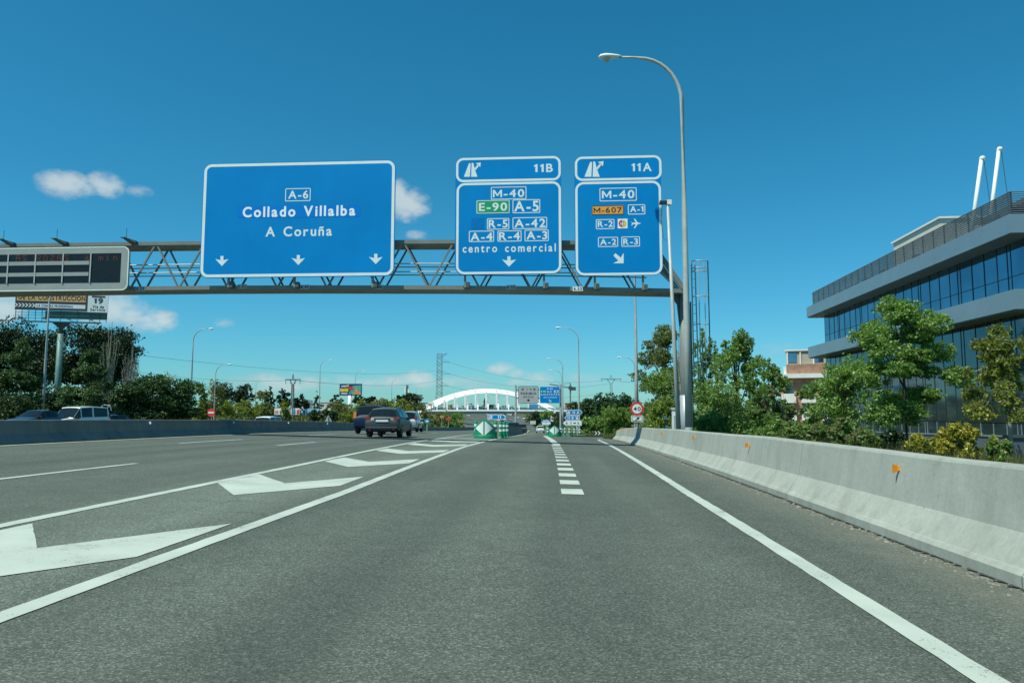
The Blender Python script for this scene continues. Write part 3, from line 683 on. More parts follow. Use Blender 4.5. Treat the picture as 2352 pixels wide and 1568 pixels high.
# 1: widest sign
B = Board(c2, GY); X0, X1, Z0, Z1 = B.rect(80, 2068, 108, 1313)
T = thing('road_sign', 'widest blue motorway sign with Collado Villalba and three down arrows', 'road sign', ((X0+X1)/2, GY, Z0), 'blue overhead signs on the gantry')
panel(T, X0, X1, Z0, Z1, .38, GY, 'blue')
a = MB(); ring(a, X0+.03, X1-.03, Z0+.03, Z1-.03, .36, .13, GY-.004); a.build('frame', 'white', T)
B.badge('A-6', (932, 1193, 385, 520), (960, 1170, 413, 491))
B.text('A Coruña', 722, 1418, 787, 883, track=1.3)
for x, yt, yb, a0, a1 in ((267, 1093, 1199, 198, 336), (1067, 1083, 1188, 996, 1136), (1878, 1071, 1178, 1806, 1950)): B.arrow_down(x, yt, yb, a0, a1)
B.w.build('lettering', 'white', T)
a = MB(); a.poly([B.P(430, 572), B.P(430, 695), B.P(1715, 684), B.P(1715, 560)]); a.build('overlay_patch', 'blue_new', T)
a = MB(); B.text('Collado Villalba', 483, 1662, 575, 676, off=.03, lift=2, mb=a, track=1.25); a.build('place_lettering', 'white_bright', T)
hangers(T, [B.P(x, 1300).x for x in (322, 1015, 1837)], Z0, GY)
# 2 and 3: exit signs
B = Board(c3, GY); X0, X1, Z0, Z1 = B.rect(112, 1102, 103, 1194)
T = thing('road_sign', 'blue exit sign 11B with centro comercial and one down arrow', 'road sign', ((X0+X1)/2, GY, Z0), 'blue overhead signs on the gantry')
panel(T, X0, X1, Z0, Z1, .4, GY, 'blue')
a = MB()
x0, x1, z0, z1 = B.rect(118, 1092, 104, 330); ring(a, x0, x1, z0, z1, .33, .105, GY-.004)
x0, x1, z0, z1 = B.rect(122, 1098, 338, 1190); ring(a, x0, x1, z0, z1, .38, .105, GY-.004); a.build('frame', 'white', T)
B.exit_symbol(190, 347, 155, 288); B.text('11B', 840, 1018, 170, 243, track=1.4)
B.badge('M-40', (442, 772, 380, 498), (460, 752, 408, 476)); B.badge('A-5', (643, 900, 498, 625), (657, 887, 515, 607))
B.badge('R-5', (405, 612, 673, 778), (420, 598, 690, 760)); B.badge('A-42', (643, 965, 664, 773), (660, 950, 682, 756))
B.badge('A-4', (237, 470, 790, 893), (252, 456, 810, 880)); B.badge('R-4', (503, 726, 787, 890), (517, 711, 804, 874)); B.badge('A-3', (755, 979, 780, 886), (772, 966, 797, 868))
B.text('centro comercial', 178, 1046, 915, 985, off=.02, track=1.7)
B.arrow_down(609, 1027, 1124, 545, 676); B.w.build('lettering', 'white', T)
a = MB(); B.poly([(308, 508), (308, 630), (615, 624), (615, 503)], a); a.build('route_badge', 'green', T)
a = MB(); B.frame(308, 615, 506, 628, .03, .04, 2, a); B.text('E-90', 330, 592, 532, 603, lift=2, mb=a); a.build('badge_lettering', 'white', T)
a = MB(); B.poly([(258, 673), (258, 770), (375, 768), (375, 671)], a); a.build('overlay_patch', 'blue_old', T)
hangers(T, [B.P(x, 1200).x for x in (197, 935)], Z0, GY)
B = Board(c3, GY); X0, X1, Z0, Z1 = B.rect(1216, 2044, 96, 1205)
T = thing('road_sign', 'blue exit sign 11A with airplane symbol and diagonal arrow', 'road sign', ((X0+X1)/2, GY, Z0), 'blue overhead signs on the gantry')
panel(T, X0, X1, Z0, Z1, .4, GY, 'blue')
a = MB(); x0, x1, z0, z1 = B.rect(1222, 2032, 94, 320); ring(a, x0, x1, z0, z1, .33, .105, GY-.004)
x0, x1, z0, z1 = B.rect(1225, 2040, 330, 1202); ring(a, x0, x1, z0, z1, .38, .105, GY-.004); a.build('frame', 'white', T)
B.exit_symbol(1312, 1490, 142, 288); B.text('11A', 1750, 1938, 162, 235, track=1.4)
B.badge('M-40', (1452, 1799, 390, 514), (1475, 1778, 416, 487)); B.badge('A-1', (1716, 1879, 545, 638), (1737, 1862, 562, 614))
B.badge('R-2', (1418, 1592, 682, 774), (1436, 1577, 699, 753)); B.badge('A-2', (1438, 1626, 848, 940), (1458, 1608, 868, 920)); B.badge('R-3', (1655, 1829, 843, 937), (1673, 1811, 863, 917))
B.poly([(1600, 998), (1650, 1040), (1677, 995), (1677, 1092), (1580, 1092), (1628, 1068), (1582, 1020)])
B.poly([(1748, 715), (1790, 713), (1772, 678), (1783, 678), (1808, 713), (1835, 718), (1835, 724), (1808, 729), (1783, 766), (1772, 766), (1790, 730), (1766, 728), (1752, 742), (1747, 742), (1755, 724), (1747, 706), (1752, 706)])
B.w.build('lettering', 'white', T)
a = MB(); B.poly([(1380, 557), (1380, 642), (1678, 634), (1678, 550)], a); a.build('route_badge', 'orange', T)
a = MB(); B.frame(1380, 1678, 554, 640, .025, .03, 2, a); B.text('M-607', 1397, 1661, 574, 621, lift=2, mb=a, off=.012); a.build('badge_lettering', 'black', T)
a = MB(); B.poly([(1622, 679), (1622, 768), (1713, 766), (1713, 677)], a); a.build('emblem_panel', 'white_bright', T)
def arc(r0, r1, a0, a1, mb, lift):
    c = B.P(1666, 722); pts = []
    sc = (B.P(1706, 722).x-c.x)/40
    for a_ in np.linspace(R(a0), R(a1), 12): pts.append((c.x+r1*sc*math.cos(a_), GY-.004*lift, c.z+r1*sc*math.sin(a_)))
    for a_ in np.linspace(R(a1), R(a0), 12): pts.append((c.x+r0*sc*math.cos(a_), GY-.004*lift, c.z+r0*sc*math.sin(a_)))
    n = len(pts)
    mb.add(pts, [(i, i+1, n-2-i, n-1-i) for i in range(11)])
a = MB(); arc(19, 36, 95, 268, a, 2); a.build('emblem_arc', 'red', T)
a = MB(); arc(17, 36, -88, 85, a, 2); a.build('emblem_arc', 'yellow', T)
a = MB(); B.poly([(1655, 706), (1655, 742), (1661, 742), (1661, 712), (1672, 712), (1672, 730), (1666, 730), (1666, 735), (1677, 735), (1677, 706)], a, 2); a.build('emblem_mark', 'blue', T)
hangers(T, [B.P(x, 1200).x for x in (1410, 1860)], Z0, GY)

# 4: variable message display, left
c4 = lambda x, y: (x*.137058, (840+y/4.704)*.64474)
VY = 32.25; B = Board(c4, VY); X0, X1, Z0, Z1 = B.rect(-1500, 2132, 176, 906)
Z1 = B.P(1200, 192).z; Z0 = B.P(1200, 918).z
T = thing('message_display', 'grey variable message display with black LED screen on the gantry', 'display', ((X0+X1)/2, VY, Z0))
panel(T, X0, X1, Z0, Z1, .28, VY, 'vms', .12, 'housing')
a = MB(); ring(a, X0-.01, X1+.01, Z0-.01, Z1+.01, .29, .05, VY-.006); a.build('edge_trim', 'vms_edge', T)
x0, x1, z0, z1 = B.rect(-1350, 2008, 300, 790); zs0, zs1 = B.P(1100, 788).z, B.P(1100, 302).z
a = MB(); a.box(x0, x1, VY-.01, VY+.05, zs0, zs1); scr = a.build('screen', 'screen', T)
for ya, yb in ((426, 490), (614, 676)):
    a = MB(); p = B.P(-1300, 0); q = B.P(1523, 0); a.box(p.x, q.x, VY-.03, VY-.012, B.P(1060, yb).z, B.P(1060, ya).z); a.build('divider_bar', 'vms', T)
for x in (-790, -325, 140, 598, 1060, 1523):
    a = MB(); p = B.P(x, 500); a.box(p.x-.03, p.x+.03, VY-.045, VY-.03, zs0, zs1); a.build('mullion', 'galv', T)
G57 = {'A': '01110 10001 10001 11111 10001 10001 10001', 'S': '01111 10000 10000 01110 00001 00001 11110', 'R': '11110 10001 10001 11110 10100 10010 10001', 'O': '01110 10001 10001 10001 10001 10001 01110',
       'Z': '11111 00001 00010 00100 01000 10000 11111', '4': '00010 00110 01010 10010 11111 00010 00010', 'm': '00000 00000 11010 10101 10101 10101 10101', 'i': '00100 00000 01100 00100 00100 00100 01110', 'n': '00000 00000 10110 11001 10001 10001 10001'}
a = MB()
for ch, xa, xb in (('A', 270, 345), ('S', 378, 452), ('R', 620, 692), ('O', 728, 802), ('Z', 845, 918), ('A', 962, 1034), ('S', 1080, 1150), ('4', 1424, 1492), ('m', 1652, 1732), ('i', 1776, 1838), ('n', 1900, 1968)):
    for r_, row in enumerate(G57[ch].split()):
        for c_, b_ in enumerate(row):
            if b_ == '1':
                p = B.P(xa+(xb-xa)*(c_+.5)/5, (326 if xa < 1500 else 316)+96*(r_+.5)/7); h = .022
                a.poly([(p.x-h, VY-.014, p.z-h), (p.x+h, VY-.014, p.z-h), (p.x+h, VY-.014, p.z+h), (p.x-h, VY-.014, p.z+h)])
a.build('lettering', 'led', T)
for x, l in ((40, 'left'), (935, 'mid'), (2105, 'right')):
    p = B.P(x, 150); q = thing('gantry_bracket', {'left': 'dark bracket on the gantry at the left picture edge', 'mid': 'dark wedge bracket with rod above the middle of the message display', 'right': 'dark wedge bracket with rod above the right end of the message display'}[l], 'bracket', (p.x, TF-.1, zt(p.x)), 'dark brackets above the message display')
    a = MB(); a.prism([(-.30, -.3, .12), (-.10, -.3, .12), (.26, -.1, .02), (.30, -.1, -.12), (.0, -.1, -.11), (-.18, -.3, .05)], (0, .25, 0)); a.build('wedge', 'steel_dark', q, local=True)
    a = MB(); a.box(-.36, -.12, -.32, -.1, .122, .15); a.build('cap', 'steel', q, local=True)
    a = MB(); a.tube([(-.04, -.3, .1), (-.04, -.3, .55)], .012, 5); a.build('rod', 'steel_dark', q, local=True)
# ------------------------------------------------------------------ lamp posts
def make_lamp(h, d, name='street_lamp', k=1.):
    t = thing(name, 'x', 'street lamp', (0, 0, 0))
    a = MB(); pts = [(0, 0, .9), (0, 0, h*.3), (0, 0, h*.6), (0, 0, h-2.)]; rs = [.125*k, .105*k, .085*k, .07*k]
    for i in range(1, 9):
        th = math.pi/2*i/9; pts.append((d*1.75*(1-math.cos(th)), 0, h-2.+1.93*math.sin(th))); rs.append(.066*k-.002*i)
    pts += [(d*1.95, 0, h-.03), (d*2.55, 0, h)]; rs += [.045, .04]
    a.tube(pts, rs, 10); a.build('pole', 'galv', t, smooth=True, local=True)
    b = MB(); b.tube([(0, 0, 0), (0, 0, .9), (0, 0, .95)], [.135*k, .13*k, .12*k], 10); b.build('pole_base', 'galv', t, smooth=True, local=True)
    c = MB(); n = 12
    for i, (x, r_) in enumerate([(2.45, .05), (2.6, .10), (2.85, .15), (3.1, .175), (3.32, .14), (3.42, .04)]):
        for q in range(n):
            th = 2*math.pi*q/n; zz = math.sin(th)*r_*(.8 if math.sin(th) > 0 else .35); c.v.append((d*x, math.cos(th)*r_*1.1, h+.02+zz))
    for i in range(5):
        for q in range(n): c.f.append((i*n+q, i*n+(q+1) % n, (i+1)*n+(q+1) % n, (i+1)*n+q)); c.mi.append(0)
    c.f += [tuple(range(n)), tuple(range(5*n, 6*n))]; c.mi += [0, 0]
    hd = c.build('lamp_head', 'lampw', t, smooth=True, local=True)
    e = MB(); e.lathe([(.02, -.19), (.09, -.17), (.14, -.10), (.155, -.01)], 12, 'z', (d*3.08, 0, h+.0)); o = e.build('lens', 'lens', hd, smooth=True, local=True)
    return t
def solveY(u, v, h):
    best = None
    for i in range(700):
        Y = 24+i*.6; p = atY(u, v, Y); e = abs(p.z-(gz(p.x, Y)+h))
        if best is None or e < best[0]: best = (e, Y)
    return best[1]
LG = 'curved street lamps along the motorway'
lampL = make_lamp(16, 1, k=1.35); lampR = make_lamp(16, -1, k=1.25); lampR['label'] = 'tall near street lamp in front of the gantry post'; lampR['group'] = LG; lampL['group'] = LG
lampR.location = onground(1582, 30); lampR.scale = (1, 1, 1.022)
copy_tree(lampR, onground(1463, 60), None, 'street lamp behind the 40 sign, its head hidden by the 11A board', LG, sc=(1, 1, 1))
for (u, v, l) in [(1330, 753, 'tall street lamp on the right behind the arrow signs 11A and 11B'), (1293, 824, 'street lamp just right of the blue board over the exit lanes'), (1291, 850, 'smaller street lamp overlapping the one beside the far blue board'),
                  (1289, 875, 'smallest lamp head above the far blue board'), (1459, 820, 'street lamp with low head beside the 40 sign')]:
    Y = solveY(u, v, 16); copy_tree(lampR, onground(u, Y), None, l, LG, sc=(1, 1, 1))
first = True
for (u, v, l, Y) in [(437, 755, 'tall curved street lamp behind the left barrier right of the round trees', None), (733, 827, 'curved street lamp left of the triangular sign', None), (815, 852, 'street lamp standing in front of the colourful billboard', None),
                     (899, 872, 'distant street lamp above the dark blue car', None), (98, 0, 'street lamp pole in front of the builders billboard', 77), (955, 889, 'distant street lamp in front of the dark pine by the white arch', None), (1013, 900, 'distant street lamp by the left foot of the white arch', None)]:
    Y = Y or solveY(u, v, 16)
    if first: lampL.location = onground(u, Y); lampL['label'] = l; first = False
    else: copy_tree(lampL, onground(u, Y), None, l, LG)
copy_tree(lampL, onground(492, 95, -1.0), None, 'short street lamp beside the no entry sign', LG, sc=(.62, .62, .62))
copy_tree(lampL, onground(586, 180), None, 'short lamp with yellowish head among the left trees', LG, sc=(.5, .5, .5))
copy_tree(lampL, onground(567, 205), None, 'short lamp beside the dark cedars on the left', LG, sc=(.5, .5, .5))

# camera pole by the gantry
p0 = onground(1559, 31.2); tp = atY(1533.5, 468, 31.2)
T = thing('camera_pole', 'slim leaning grey pole with traffic camera beside the gantry post', 'camera pole', p0)
a = MB(); a.tube([p0, Vector(p0).lerp(tp, .45), tp], [.105, .085, .055], 10); a.build('pole', 'galv', T, smooth=True)
a = MB(); a.box(tp.x-.28, tp.x-.02, tp.y-.07, tp.y+.07, tp.z-.02, tp.z+.12); a.prism([(tp.x-.36, tp.y-.08, tp.z-.02), (tp.x-.28, tp.y-.08, tp.z-.03), (tp.x-.28, tp.y-.08, tp.z+.13), (tp.x-.33, tp.y-.08, tp.z+.13)], (0, .16, 0)); cm = a.build('camera', 'plastic', T)
a = MB(); a.box(tp.x-.03, tp.x+.16, tp.y-.08, tp.y+.08, tp.z-.05, tp.z+.16); a.build('junction_box', 'lampw', T)
a = MB(); a.tube([(tp.x-.22, tp.y, tp.z-.02), (tp.x-.27, tp.y, tp.z-.8), (tp.x-.2, tp.y, tp.z-1.5), (tp.x-.05, tp.y, tp.z-1.6)], .008, 5); a.build('loose_cable', 'wire', T)
# cabinet behind it
q = onground(1556, 34.5); T = thing('roadside_cabinet', 'white roadside cabinet behind the camera pole', 'cabinet', q)
a = MB(); a.box(q.x-.22, q.x+.27, q.y, q.y+.35, q.z, q.z+1.75); a.build('body', 'lampw', T, bev=.01)
a = MB(); a.box(q.x-.17, q.x+.22, q.y-.012, q.y-.002, q.z+.1, q.z+1.45); a.build('door', 'grey', T)
a = MB(); a.box(q.x-.27, q.x+.32, q.y-.04, q.y+.4, q.z+1.752, q.z+1.8); a.build('roof', 'lampw', T)
# delineator post
q = onground(1532.5, 36); T = thing('marker_post', 'leaning black and white marker post with amber reflector behind the barrier', 'marker post', q)
zz = [atY(1530, v, 36).z-q.z for v in (984, 976, 965, 961, 956)]
def mp(z0, z1, w): return [(-.5*w-.045*(z0-1), 0, z0), (.5*w-.045*(z0-1), 0, z0), (.5*w-.045*(z1-1), 0, z1), (-.5*w-.045*(z1-1), 0, z1)]
sh = lambda z: -(z-zz[0])*.16
def slab(z0, z1, w, y, th): return [(-w/2+sh(z0), y, z0), (w/2+sh(z0), y, z0), (w/2+sh(z1), y, z1), (-w/2+sh(z1), y, z1)]
a = MB(); a.prism(slab(-.1, zz[1], .16, 0, 0), (0, .06, 0)); a.build('post', 'lampw', T, local=True)
a = MB(); a.prism(slab(zz[1], zz[3]-.04, .135, .004, 0), (0, .055, 0)); a.build('black_band', 'black', T, local=True)
a = MB(); a.prism(slab(zz[1]+.05, zz[3]-.08, .07, -.008, 0), (0, .008, 0)); a.build('reflector', 'amber', T, local=True)
a = MB(); a.prism(slab(zz[3]-.04, zz[4]+.02, .15, 0, 0), (0, .06, 0)); tp_ = a.build('top_cap', 'lampw', T, local=True)
a = MB(); a.prism(slab(zz[3]+.02, zz[4]-.03, .04, -.006, 0), (0, .006, 0)); a.build('red_mark', 'red', T, local=True)

# ------------------------------------------------------------------ small signs
def post(mb, x, y, z0, z1, r=.045): mb.tube([(x, y, z0), (x, y, z1)], r, 8)
# speed limit
q = onground(1463, 50); c = atY(1463, 938.5, 50); r40 = 15.2*50/F*1.0
T = thing('speed_limit_sign', 'round red and white 40 sign above a small arrow plate', 'speed sign', q)
for x in (c.x-.14, c.x+.0):
    a = MB(); post(a, x, 50.05, q.z, c.z+.2, .045); a.build('post', 'galv', T)
def disc(mb, c, r, y, th=.0, n=32):
    pts = [(c.x+r*math.cos(2*math.pi*i/n), y, c.z+r*math.sin(2*math.pi*i/n)) for i in range(n)]
    return mb.prism(pts, (0, th, 0)) if th else mb.poly(pts)
a = MB(); disc(a, c, r40, 49.97, .03); a.build('disc', 'red', T)
a = MB(); disc(a, c, r40*.70, 49.96); a.build('disc_face', 'white', T)
a = MB(); text(a, '40', c.x-r40*.52, c.x+r40*.54, c.z-r40*.27, r40*.55, 49.95, .012); a.build('lettering', 'black', T)
b0 = atY(1449.5, 968.5, 50); b1 = atY(1477, 953.5, 50)
a = MB(); a.prism(rrect(b0.x, b1.x, b0.z, b1.z, .09, 49.975), (0, .025, 0)); pl = a.build('arrow_plate', 'white', T)
a = MB(); ring(a, b0.x+.05, b1.x-.05, b0.z+.05, b1.z-.05, .07, .03, 49.968)
mx, mz = (b0.x+b1.x)/2, (b0.z+b1.z)/2
f = lambda x, z: (mx+x, 49.966, mz+z)
a.poly([f(-.15, -.12), f(-.11, -.16), f(.05, -.02), f(.01, .02)]); a.poly([f(-.05, .07), f(.16, .11), f(.1, -.09)]); a.build('arrow_mark', 'black', pl)
def wedge_sign(name, label, u0, u1, v0, v1, Y, right, face, draw, back='signback', group='arrow shaped exit signs', posts=(.25, .7)):
    a0 = atY(u0, v1, Y); a1 = atY(u1, v0, Y); x0, x1, z0, z1 = a0.x, a1.x, a0.z, a1.z; h = z1-z0; zm = (z0+z1)/2
    g = gz((x0+x1)/2, Y); T = thing(name, label, 'direction sign', ((x0+x1)/2, Y, g), group)
    k = h*.5
    def shape(e, y): 
        if right: return [(x0+e, y, z0+e), (x1-k-e*.4, y, z0+e), (x1-e*1.4, y, zm), (x1-k-e*.4, y, z1-e), (x0+e, y, z1-e)]
        return [(x1-e, y, z0+e), (x1-e, y, z1-e), (x0+k+e*.4, y, z1-e), (x0+e*1.4, y, zm), (x0+k+e*.4, y, z0+e)]
    a = MB(); a.prism(shape(0, Y), (0, .05, 0)); a.build('panel', 'white', T)
    a = MB(); a.poly(shape(.055, Y-.008)); a.build('face', face, T)
    a = MB(); draw(a, x0, x1, z0, z1, Y-.016); a.build('lettering', 'black' if face == 'white' else 'white', T)
    for f_ in posts:
        a = MB(); post(a, x0+(x1-x0)*f_, Y+.1, g, z1-.05, .05); a.build('post', 'galv', T)
def exsym(a, x0, x1, z0, z1, y, flip=False):
    g = lambda p, q: ((x1-(x1-x0)*p) if flip else (x0+(x1-x0)*p), y, z1-(z1-z0)*q)
    a.poly([g(.25, 0), g(.4, 0), g(.36, 1), g(0, 1)]); a.poly([g(.5, 0), g(.62, 0), g(.66, .4), g(.85, 1), g(.47, 1)]); a.poly([g(.64, .42), g(.95, .12), g(1, .3), g(.68, .6)])
def d11(a, x0, x1, z0, z1, y):
    w = x1-x0; h = z1-z0; exsym(a, x0+w*.07, x0+w*.30, z0+h*.16, z1-h*.16, y); text(a, '11', x0+w*.54, x0+w*.72, z0+h*.22, h*.55, y, .03)
def d11a(a, x0, x1, z0, z1, y):
    w = x1-x0; h = z1-z0; exsym(a, x0+w*.06, x0+w*.27, z0+h*.18, z1-h*.18, y); text(a, '11 A', x0+w*.38, x0+w*.80, z0+h*.24, h*.5, y, .03)
def d11b(a, x0, x1, z0, z1, y):
    w = x1-x0; h = z1-z0; exsym(a, x0+w*.72, x0+w*.93, z0+h*.18, z1-h*.18, y, True); text(a, '11 B', x0+w*.20, x0+w*.62, z0+h*.24, h*.5, y, .03)
def icons(a, x0, x1, z0, z1, y):
    w = x1-x0; h = z1-z0
    for f_ in (.2, .82):
        xx = x0+w*f_; s = h*.2; zc_ = (z0+z1)/2
        ring(a, xx-s*.8, xx+s*.8, zc_-s, zc_+s, .03, s*.18, y); a.poly([(xx-s*.4, y, zc_-s*.5), (xx+s*.4, y, zc_-s*.5), (xx+s*.3, y, zc_+s*.4), (xx-s*.3, y, zc_+s*.4)])
    xx = x0+w*.43; zc_ = (z0+z1)/2; a.poly([(xx-.03, y, zc_-h*.25), (xx+.03, y, zc_-h*.25), (xx+.03, y, zc_+h*.25), (xx-.03, y, zc_+h*.25)])
    xx = x0+w*.63; a.poly([(xx-w*.07, y, zc_-.05), (xx+w*.07, y, zc_-.05), (xx+w*.07, y, zc_+.05), (xx-w*.07, y, zc_+.05)])
wedge_sign('direction_sign', 'blue arrow sign reading 11 pointing right above the larger green nose marker', 1120, 1162.5, 951, 963.5, 56, True, 'blue', d11)
wedge_sign('direction_sign', 'blue arrow sign reading 11 A pointing right, top of three', 1300.5, 1338, 941, 952.5, 76, True, 'blue', d11a)
wedge_sign('direction_sign', 'blue arrow sign reading 11 B pointing left, middle of three', 1296, 1331, 953.5, 965, 76, False, 'blue', d11b, posts=())
wedge_sign('direction_sign', 'white arrow sign with service icons pointing left, lowest of three', 1293, 1336, 965.5, 977, 76, False, 'white', icons, posts=())
def chevron_sign(u0, u1, v0, v1, Y, label):
    a0 = atY(u0, v1, Y); a1 = atY(u1, v0, Y); x0, x1, z0, z1 = a0.x, a1.x, a0.z, a1.z; g = gz((x0+x1)/2, Y); w = x1-x0; h = z1-z0
    T = thing('chevron_sign', label, 'curve sign', ((x0+x1)/2, Y, g), 'black and white chevron signs')
    a = MB(); a.box(x0, x1, Y, Y+.04, z0, z1); a.build('panel', 'black', T)
    a = MB()
    for k in (0, .5):
        q = lambda p, r_: (x0+w*(k+p*.5), Y-.008, z0+h*r_)
        a.poly([q(.05, .02), q(.42, .02), q(.95, .5), q(.58, .5)]); a.poly([q(.58, .5), q(.95, .5), q(.42, .98), q(.05, .98)])
    a.build('chevron', 'white', T)
    for f_ in (.25, .75):
        a = MB(); post(a, x0+w*f_, Y+.07, g, z1-.02, .04); a.build('post', 'galv', T)
chevron_sign(1321.5, 1333.5, 978, 987, 84, 'upper black and white chevron sign below the three arrow signs'); chevron_sign(1365, 1379.5, 990, 998.5, 74, 'lower black and white chevron sign by the curve, in front of the bushes')
# no entry and triangular sign back, left roadside
q = onground(485, 62); c = atY(485, 947, 62); T = thing('no_entry_sign', 'round red no entry sign behind the left barrier', 'no entry sign', q)
rr_ = 8.3*62/F*1.15
a = MB(); disc(a, c, rr_, 62, .03); a.build('disc', 'red', T); a = MB(); a.poly([(c.x-rr_*.7, 61.99, c.z-rr_*.2), (c.x+rr_*.7, 61.99, c.z-rr_*.2), (c.x+rr_*.7, 61.99, c.z+rr_*.2), (c.x-rr_*.7, 61.99, c.z+rr_*.2)]); a.build('bar', 'white', T)
a = MB(); post(a, c.x, 62.1, q.z, c.z, .04); a.build('post', 'galv', T)
q = onground(754, 66); T = thing('warning_sign', 'grey back of a triangular warning sign behind the left barrier', 'warning sign', q)
v_ = [atY(u, v, 66) for u, v in ((745.5, 967.5), (762.5, 967.5), (754, 953))]
a = MB(); a.prism(v_, (0, .03, 0)); a.build('panel', 'signback', T); a = MB(); post(a, v_[2].x, 65.94, q.z, v_[2].z-.1, .045); a.build('post', 'galv', T)

# ------------------------------------------------------------------ nose markers and bollards
def make_nose(w, h, label, loc):
    T = thing('nose_marker', label, 'nose marker', loc, 'green gore nose markers'); n = 22; r_ = w/2
    a = MB()
    def sec(z0, zt_):
        pass
    ang = np.linspace(math.pi, 2*math.pi, n); hw = h*.62
    for i, t_ in enumerate(ang):
        x = r_*math.cos(t_); y = r_*.75*math.sin(t_)
        pk = h*.60+(h*.40)*max(0, 1-abs(x)/(r_*.96)); a.v += [(x*1.04, y*1.04, 0), (x*1.04, y*1.04, .16*h), (x, y, .18*h), (x, y, pk)]
    for i in range(n-1):
        for j in range(3): a.f.append((i*4+j, (i+1)*4+j, (i+1)*4+j+1, i*4+j+1)); a.mi.append(0)
    b0 = len(a.v)
    for i, t_ in enumerate(ang):
        x = r_*math.cos(t_); pk = h*.60+(h*.40)*max(0, 1-abs(x)/(r_*.96)); a.v += [(x*1.04, .5, 0), (x, .5, pk)]
    for i in range(n-1):
        a.f.append((i*4+3, (i+1)*4+3, b0+(i+1)*2+1, b0+i*2+1)); a.mi.append(0); a.f.append((b0+i*2, b0+i*2+1, b0+(i+1)*2+1, b0+(i+1)*2)); a.mi.append(0)
    a.f += [(0, 1, 2, 3, b0+1, b0), ((n-1)*4, b0+2*(n-1), b0+2*(n-1)+1, (n-1)*4+3, (n-1)*4+2, (n-1)*4+1)]; a.mi += [0, 0]
    a.build('shell', 'bgreen', T, local=True)
    for s in (-1, 1):
        c_ = MB(); pts = []
        zc_ = h*.53; hh = h*.36; N = 10
        for i in range(N+1):                             # half diamond wrapped on the curved front
            f_ = i/N; x = s*(w*.035+(w*.40)*f_); tt = 1-f_
            yy = -.75*math.sqrt(max(0, r_*r_-x*x))-.012; c_.v += [(x, yy, zc_-hh*tt), (x, yy, zc_+hh*tt)]
        for i in range(N): c_.f.append((2*i, 2*i+2, 2*i+3, 2*i+1)); c_.mi.append(0)
        c_.build('reflective_half', 'white', T, local=True)
    return T
b1 = gp(1113.5, 1007); make_nose(1.16, 1.13, 'larger green rounded nose marker with white split diamond at the gore', (b1.x, b1.y, b1.z))
b2 = onground(1273.5, 64); make_nose(1.02, .98, 'smaller green rounded nose marker where the exit lanes divide', (b2.x, b2.y, b2.z))
def make_bollard(h, r_):
    T = thing('flexible_bollard', 'x', 'bollard', (0, 0, 0), 'green bollards with white bands')
    a = MB(); a.lathe([(r_*1.25, 0), (r_*1.25, .05), (r_, .09), (r_, h-.05), (r_*.8, h), (r_*.3, h+.01)], 14); a.build('body', 'bgreen', T, smooth=False, local=True)
    for z in (.42, .70):
        b = MB(); b.lathe([(r_+.006, h*z), (r_+.006, h*z+.13)], 14); b.build('white_band', 'white', T, local=True)
    return T
bo = make_bollard(.98, .10); fst = True
for (u, Y, l) in [(1093.5, 42.3, 'green bollard touching the left side of the larger nose marker'), (1138.3, 42.3, 'green bollard touching the right side of the larger nose marker'), (1150.2, 43.8, 'green bollard right of the pale barrier end'), (1158.2, 47, 'green bollard second right of the pale barrier end'), (1165, 50, 'farthest green bollard right of the pale barrier end'),
                  (1258, 64, 'green bollard touching the left side of the smaller nose marker'), (1288.6, 64, 'green bollard touching the right side of the smaller nose marker'), (1297.8, 65.5, 'first free green bollard right of the smaller nose marker'), (1308, 67, 'second free green bollard right of the smaller nose marker'), (1319, 69, 'third free green bollard below the white arrow sign'), (1331, 70.5, 'rightmost green bollard below the chevron sign')]:
    p = onground(u, Y); s = 1. if Y < 60 else .9
    if fst: bo.location = p; bo['label'] = l; fst = False
    else: copy_tree(bo, p, None, l, sc=(s, s, s))
q = onground(1144.3, 44.5); T = thing('barrier_end_block', 'pale concrete end block of the divider beside the larger nose marker', 'barrier end', q)
a = MB(); a.prism([(q.x-.16, q.y, q.z), (q.x+.16, q.y, q.z), (q.x+.13, q.y, q.z+.95), (q.x-.13, q.y, q.z+.95)], (0, 1.4, 0)); a.build('block', 'kerb', T)
a = MB(); a.box(q.x-.2, q.x+.2, q.y-.1, q.y, q.z, q.z+.12); a.build('foot', 'kerb', T)
# low kerb of the right hand island
kp = [(1.1, 67), (2.2, 68), (4, 71), (5.2, 74), (6.2, 79)]
mb = MB()
for (x, y) in kp:
    z = gz(x, y); mb.v += [(x-.1, y-.1, z-.05), (x-.1, y-.1, z+.15), (x+.25, y+.4, z+.15), (x+.25, y+.4, z-.05)]
for i in range(len(kp)-1):
    for j in range(3): mb.f.append((i*4+j, (i+1)*4+j, (i+1)*4+j+1, i*4+j+1)); mb.mi.append(0)
tag(mb.build('kerb', 'kerb'), kind='structure')

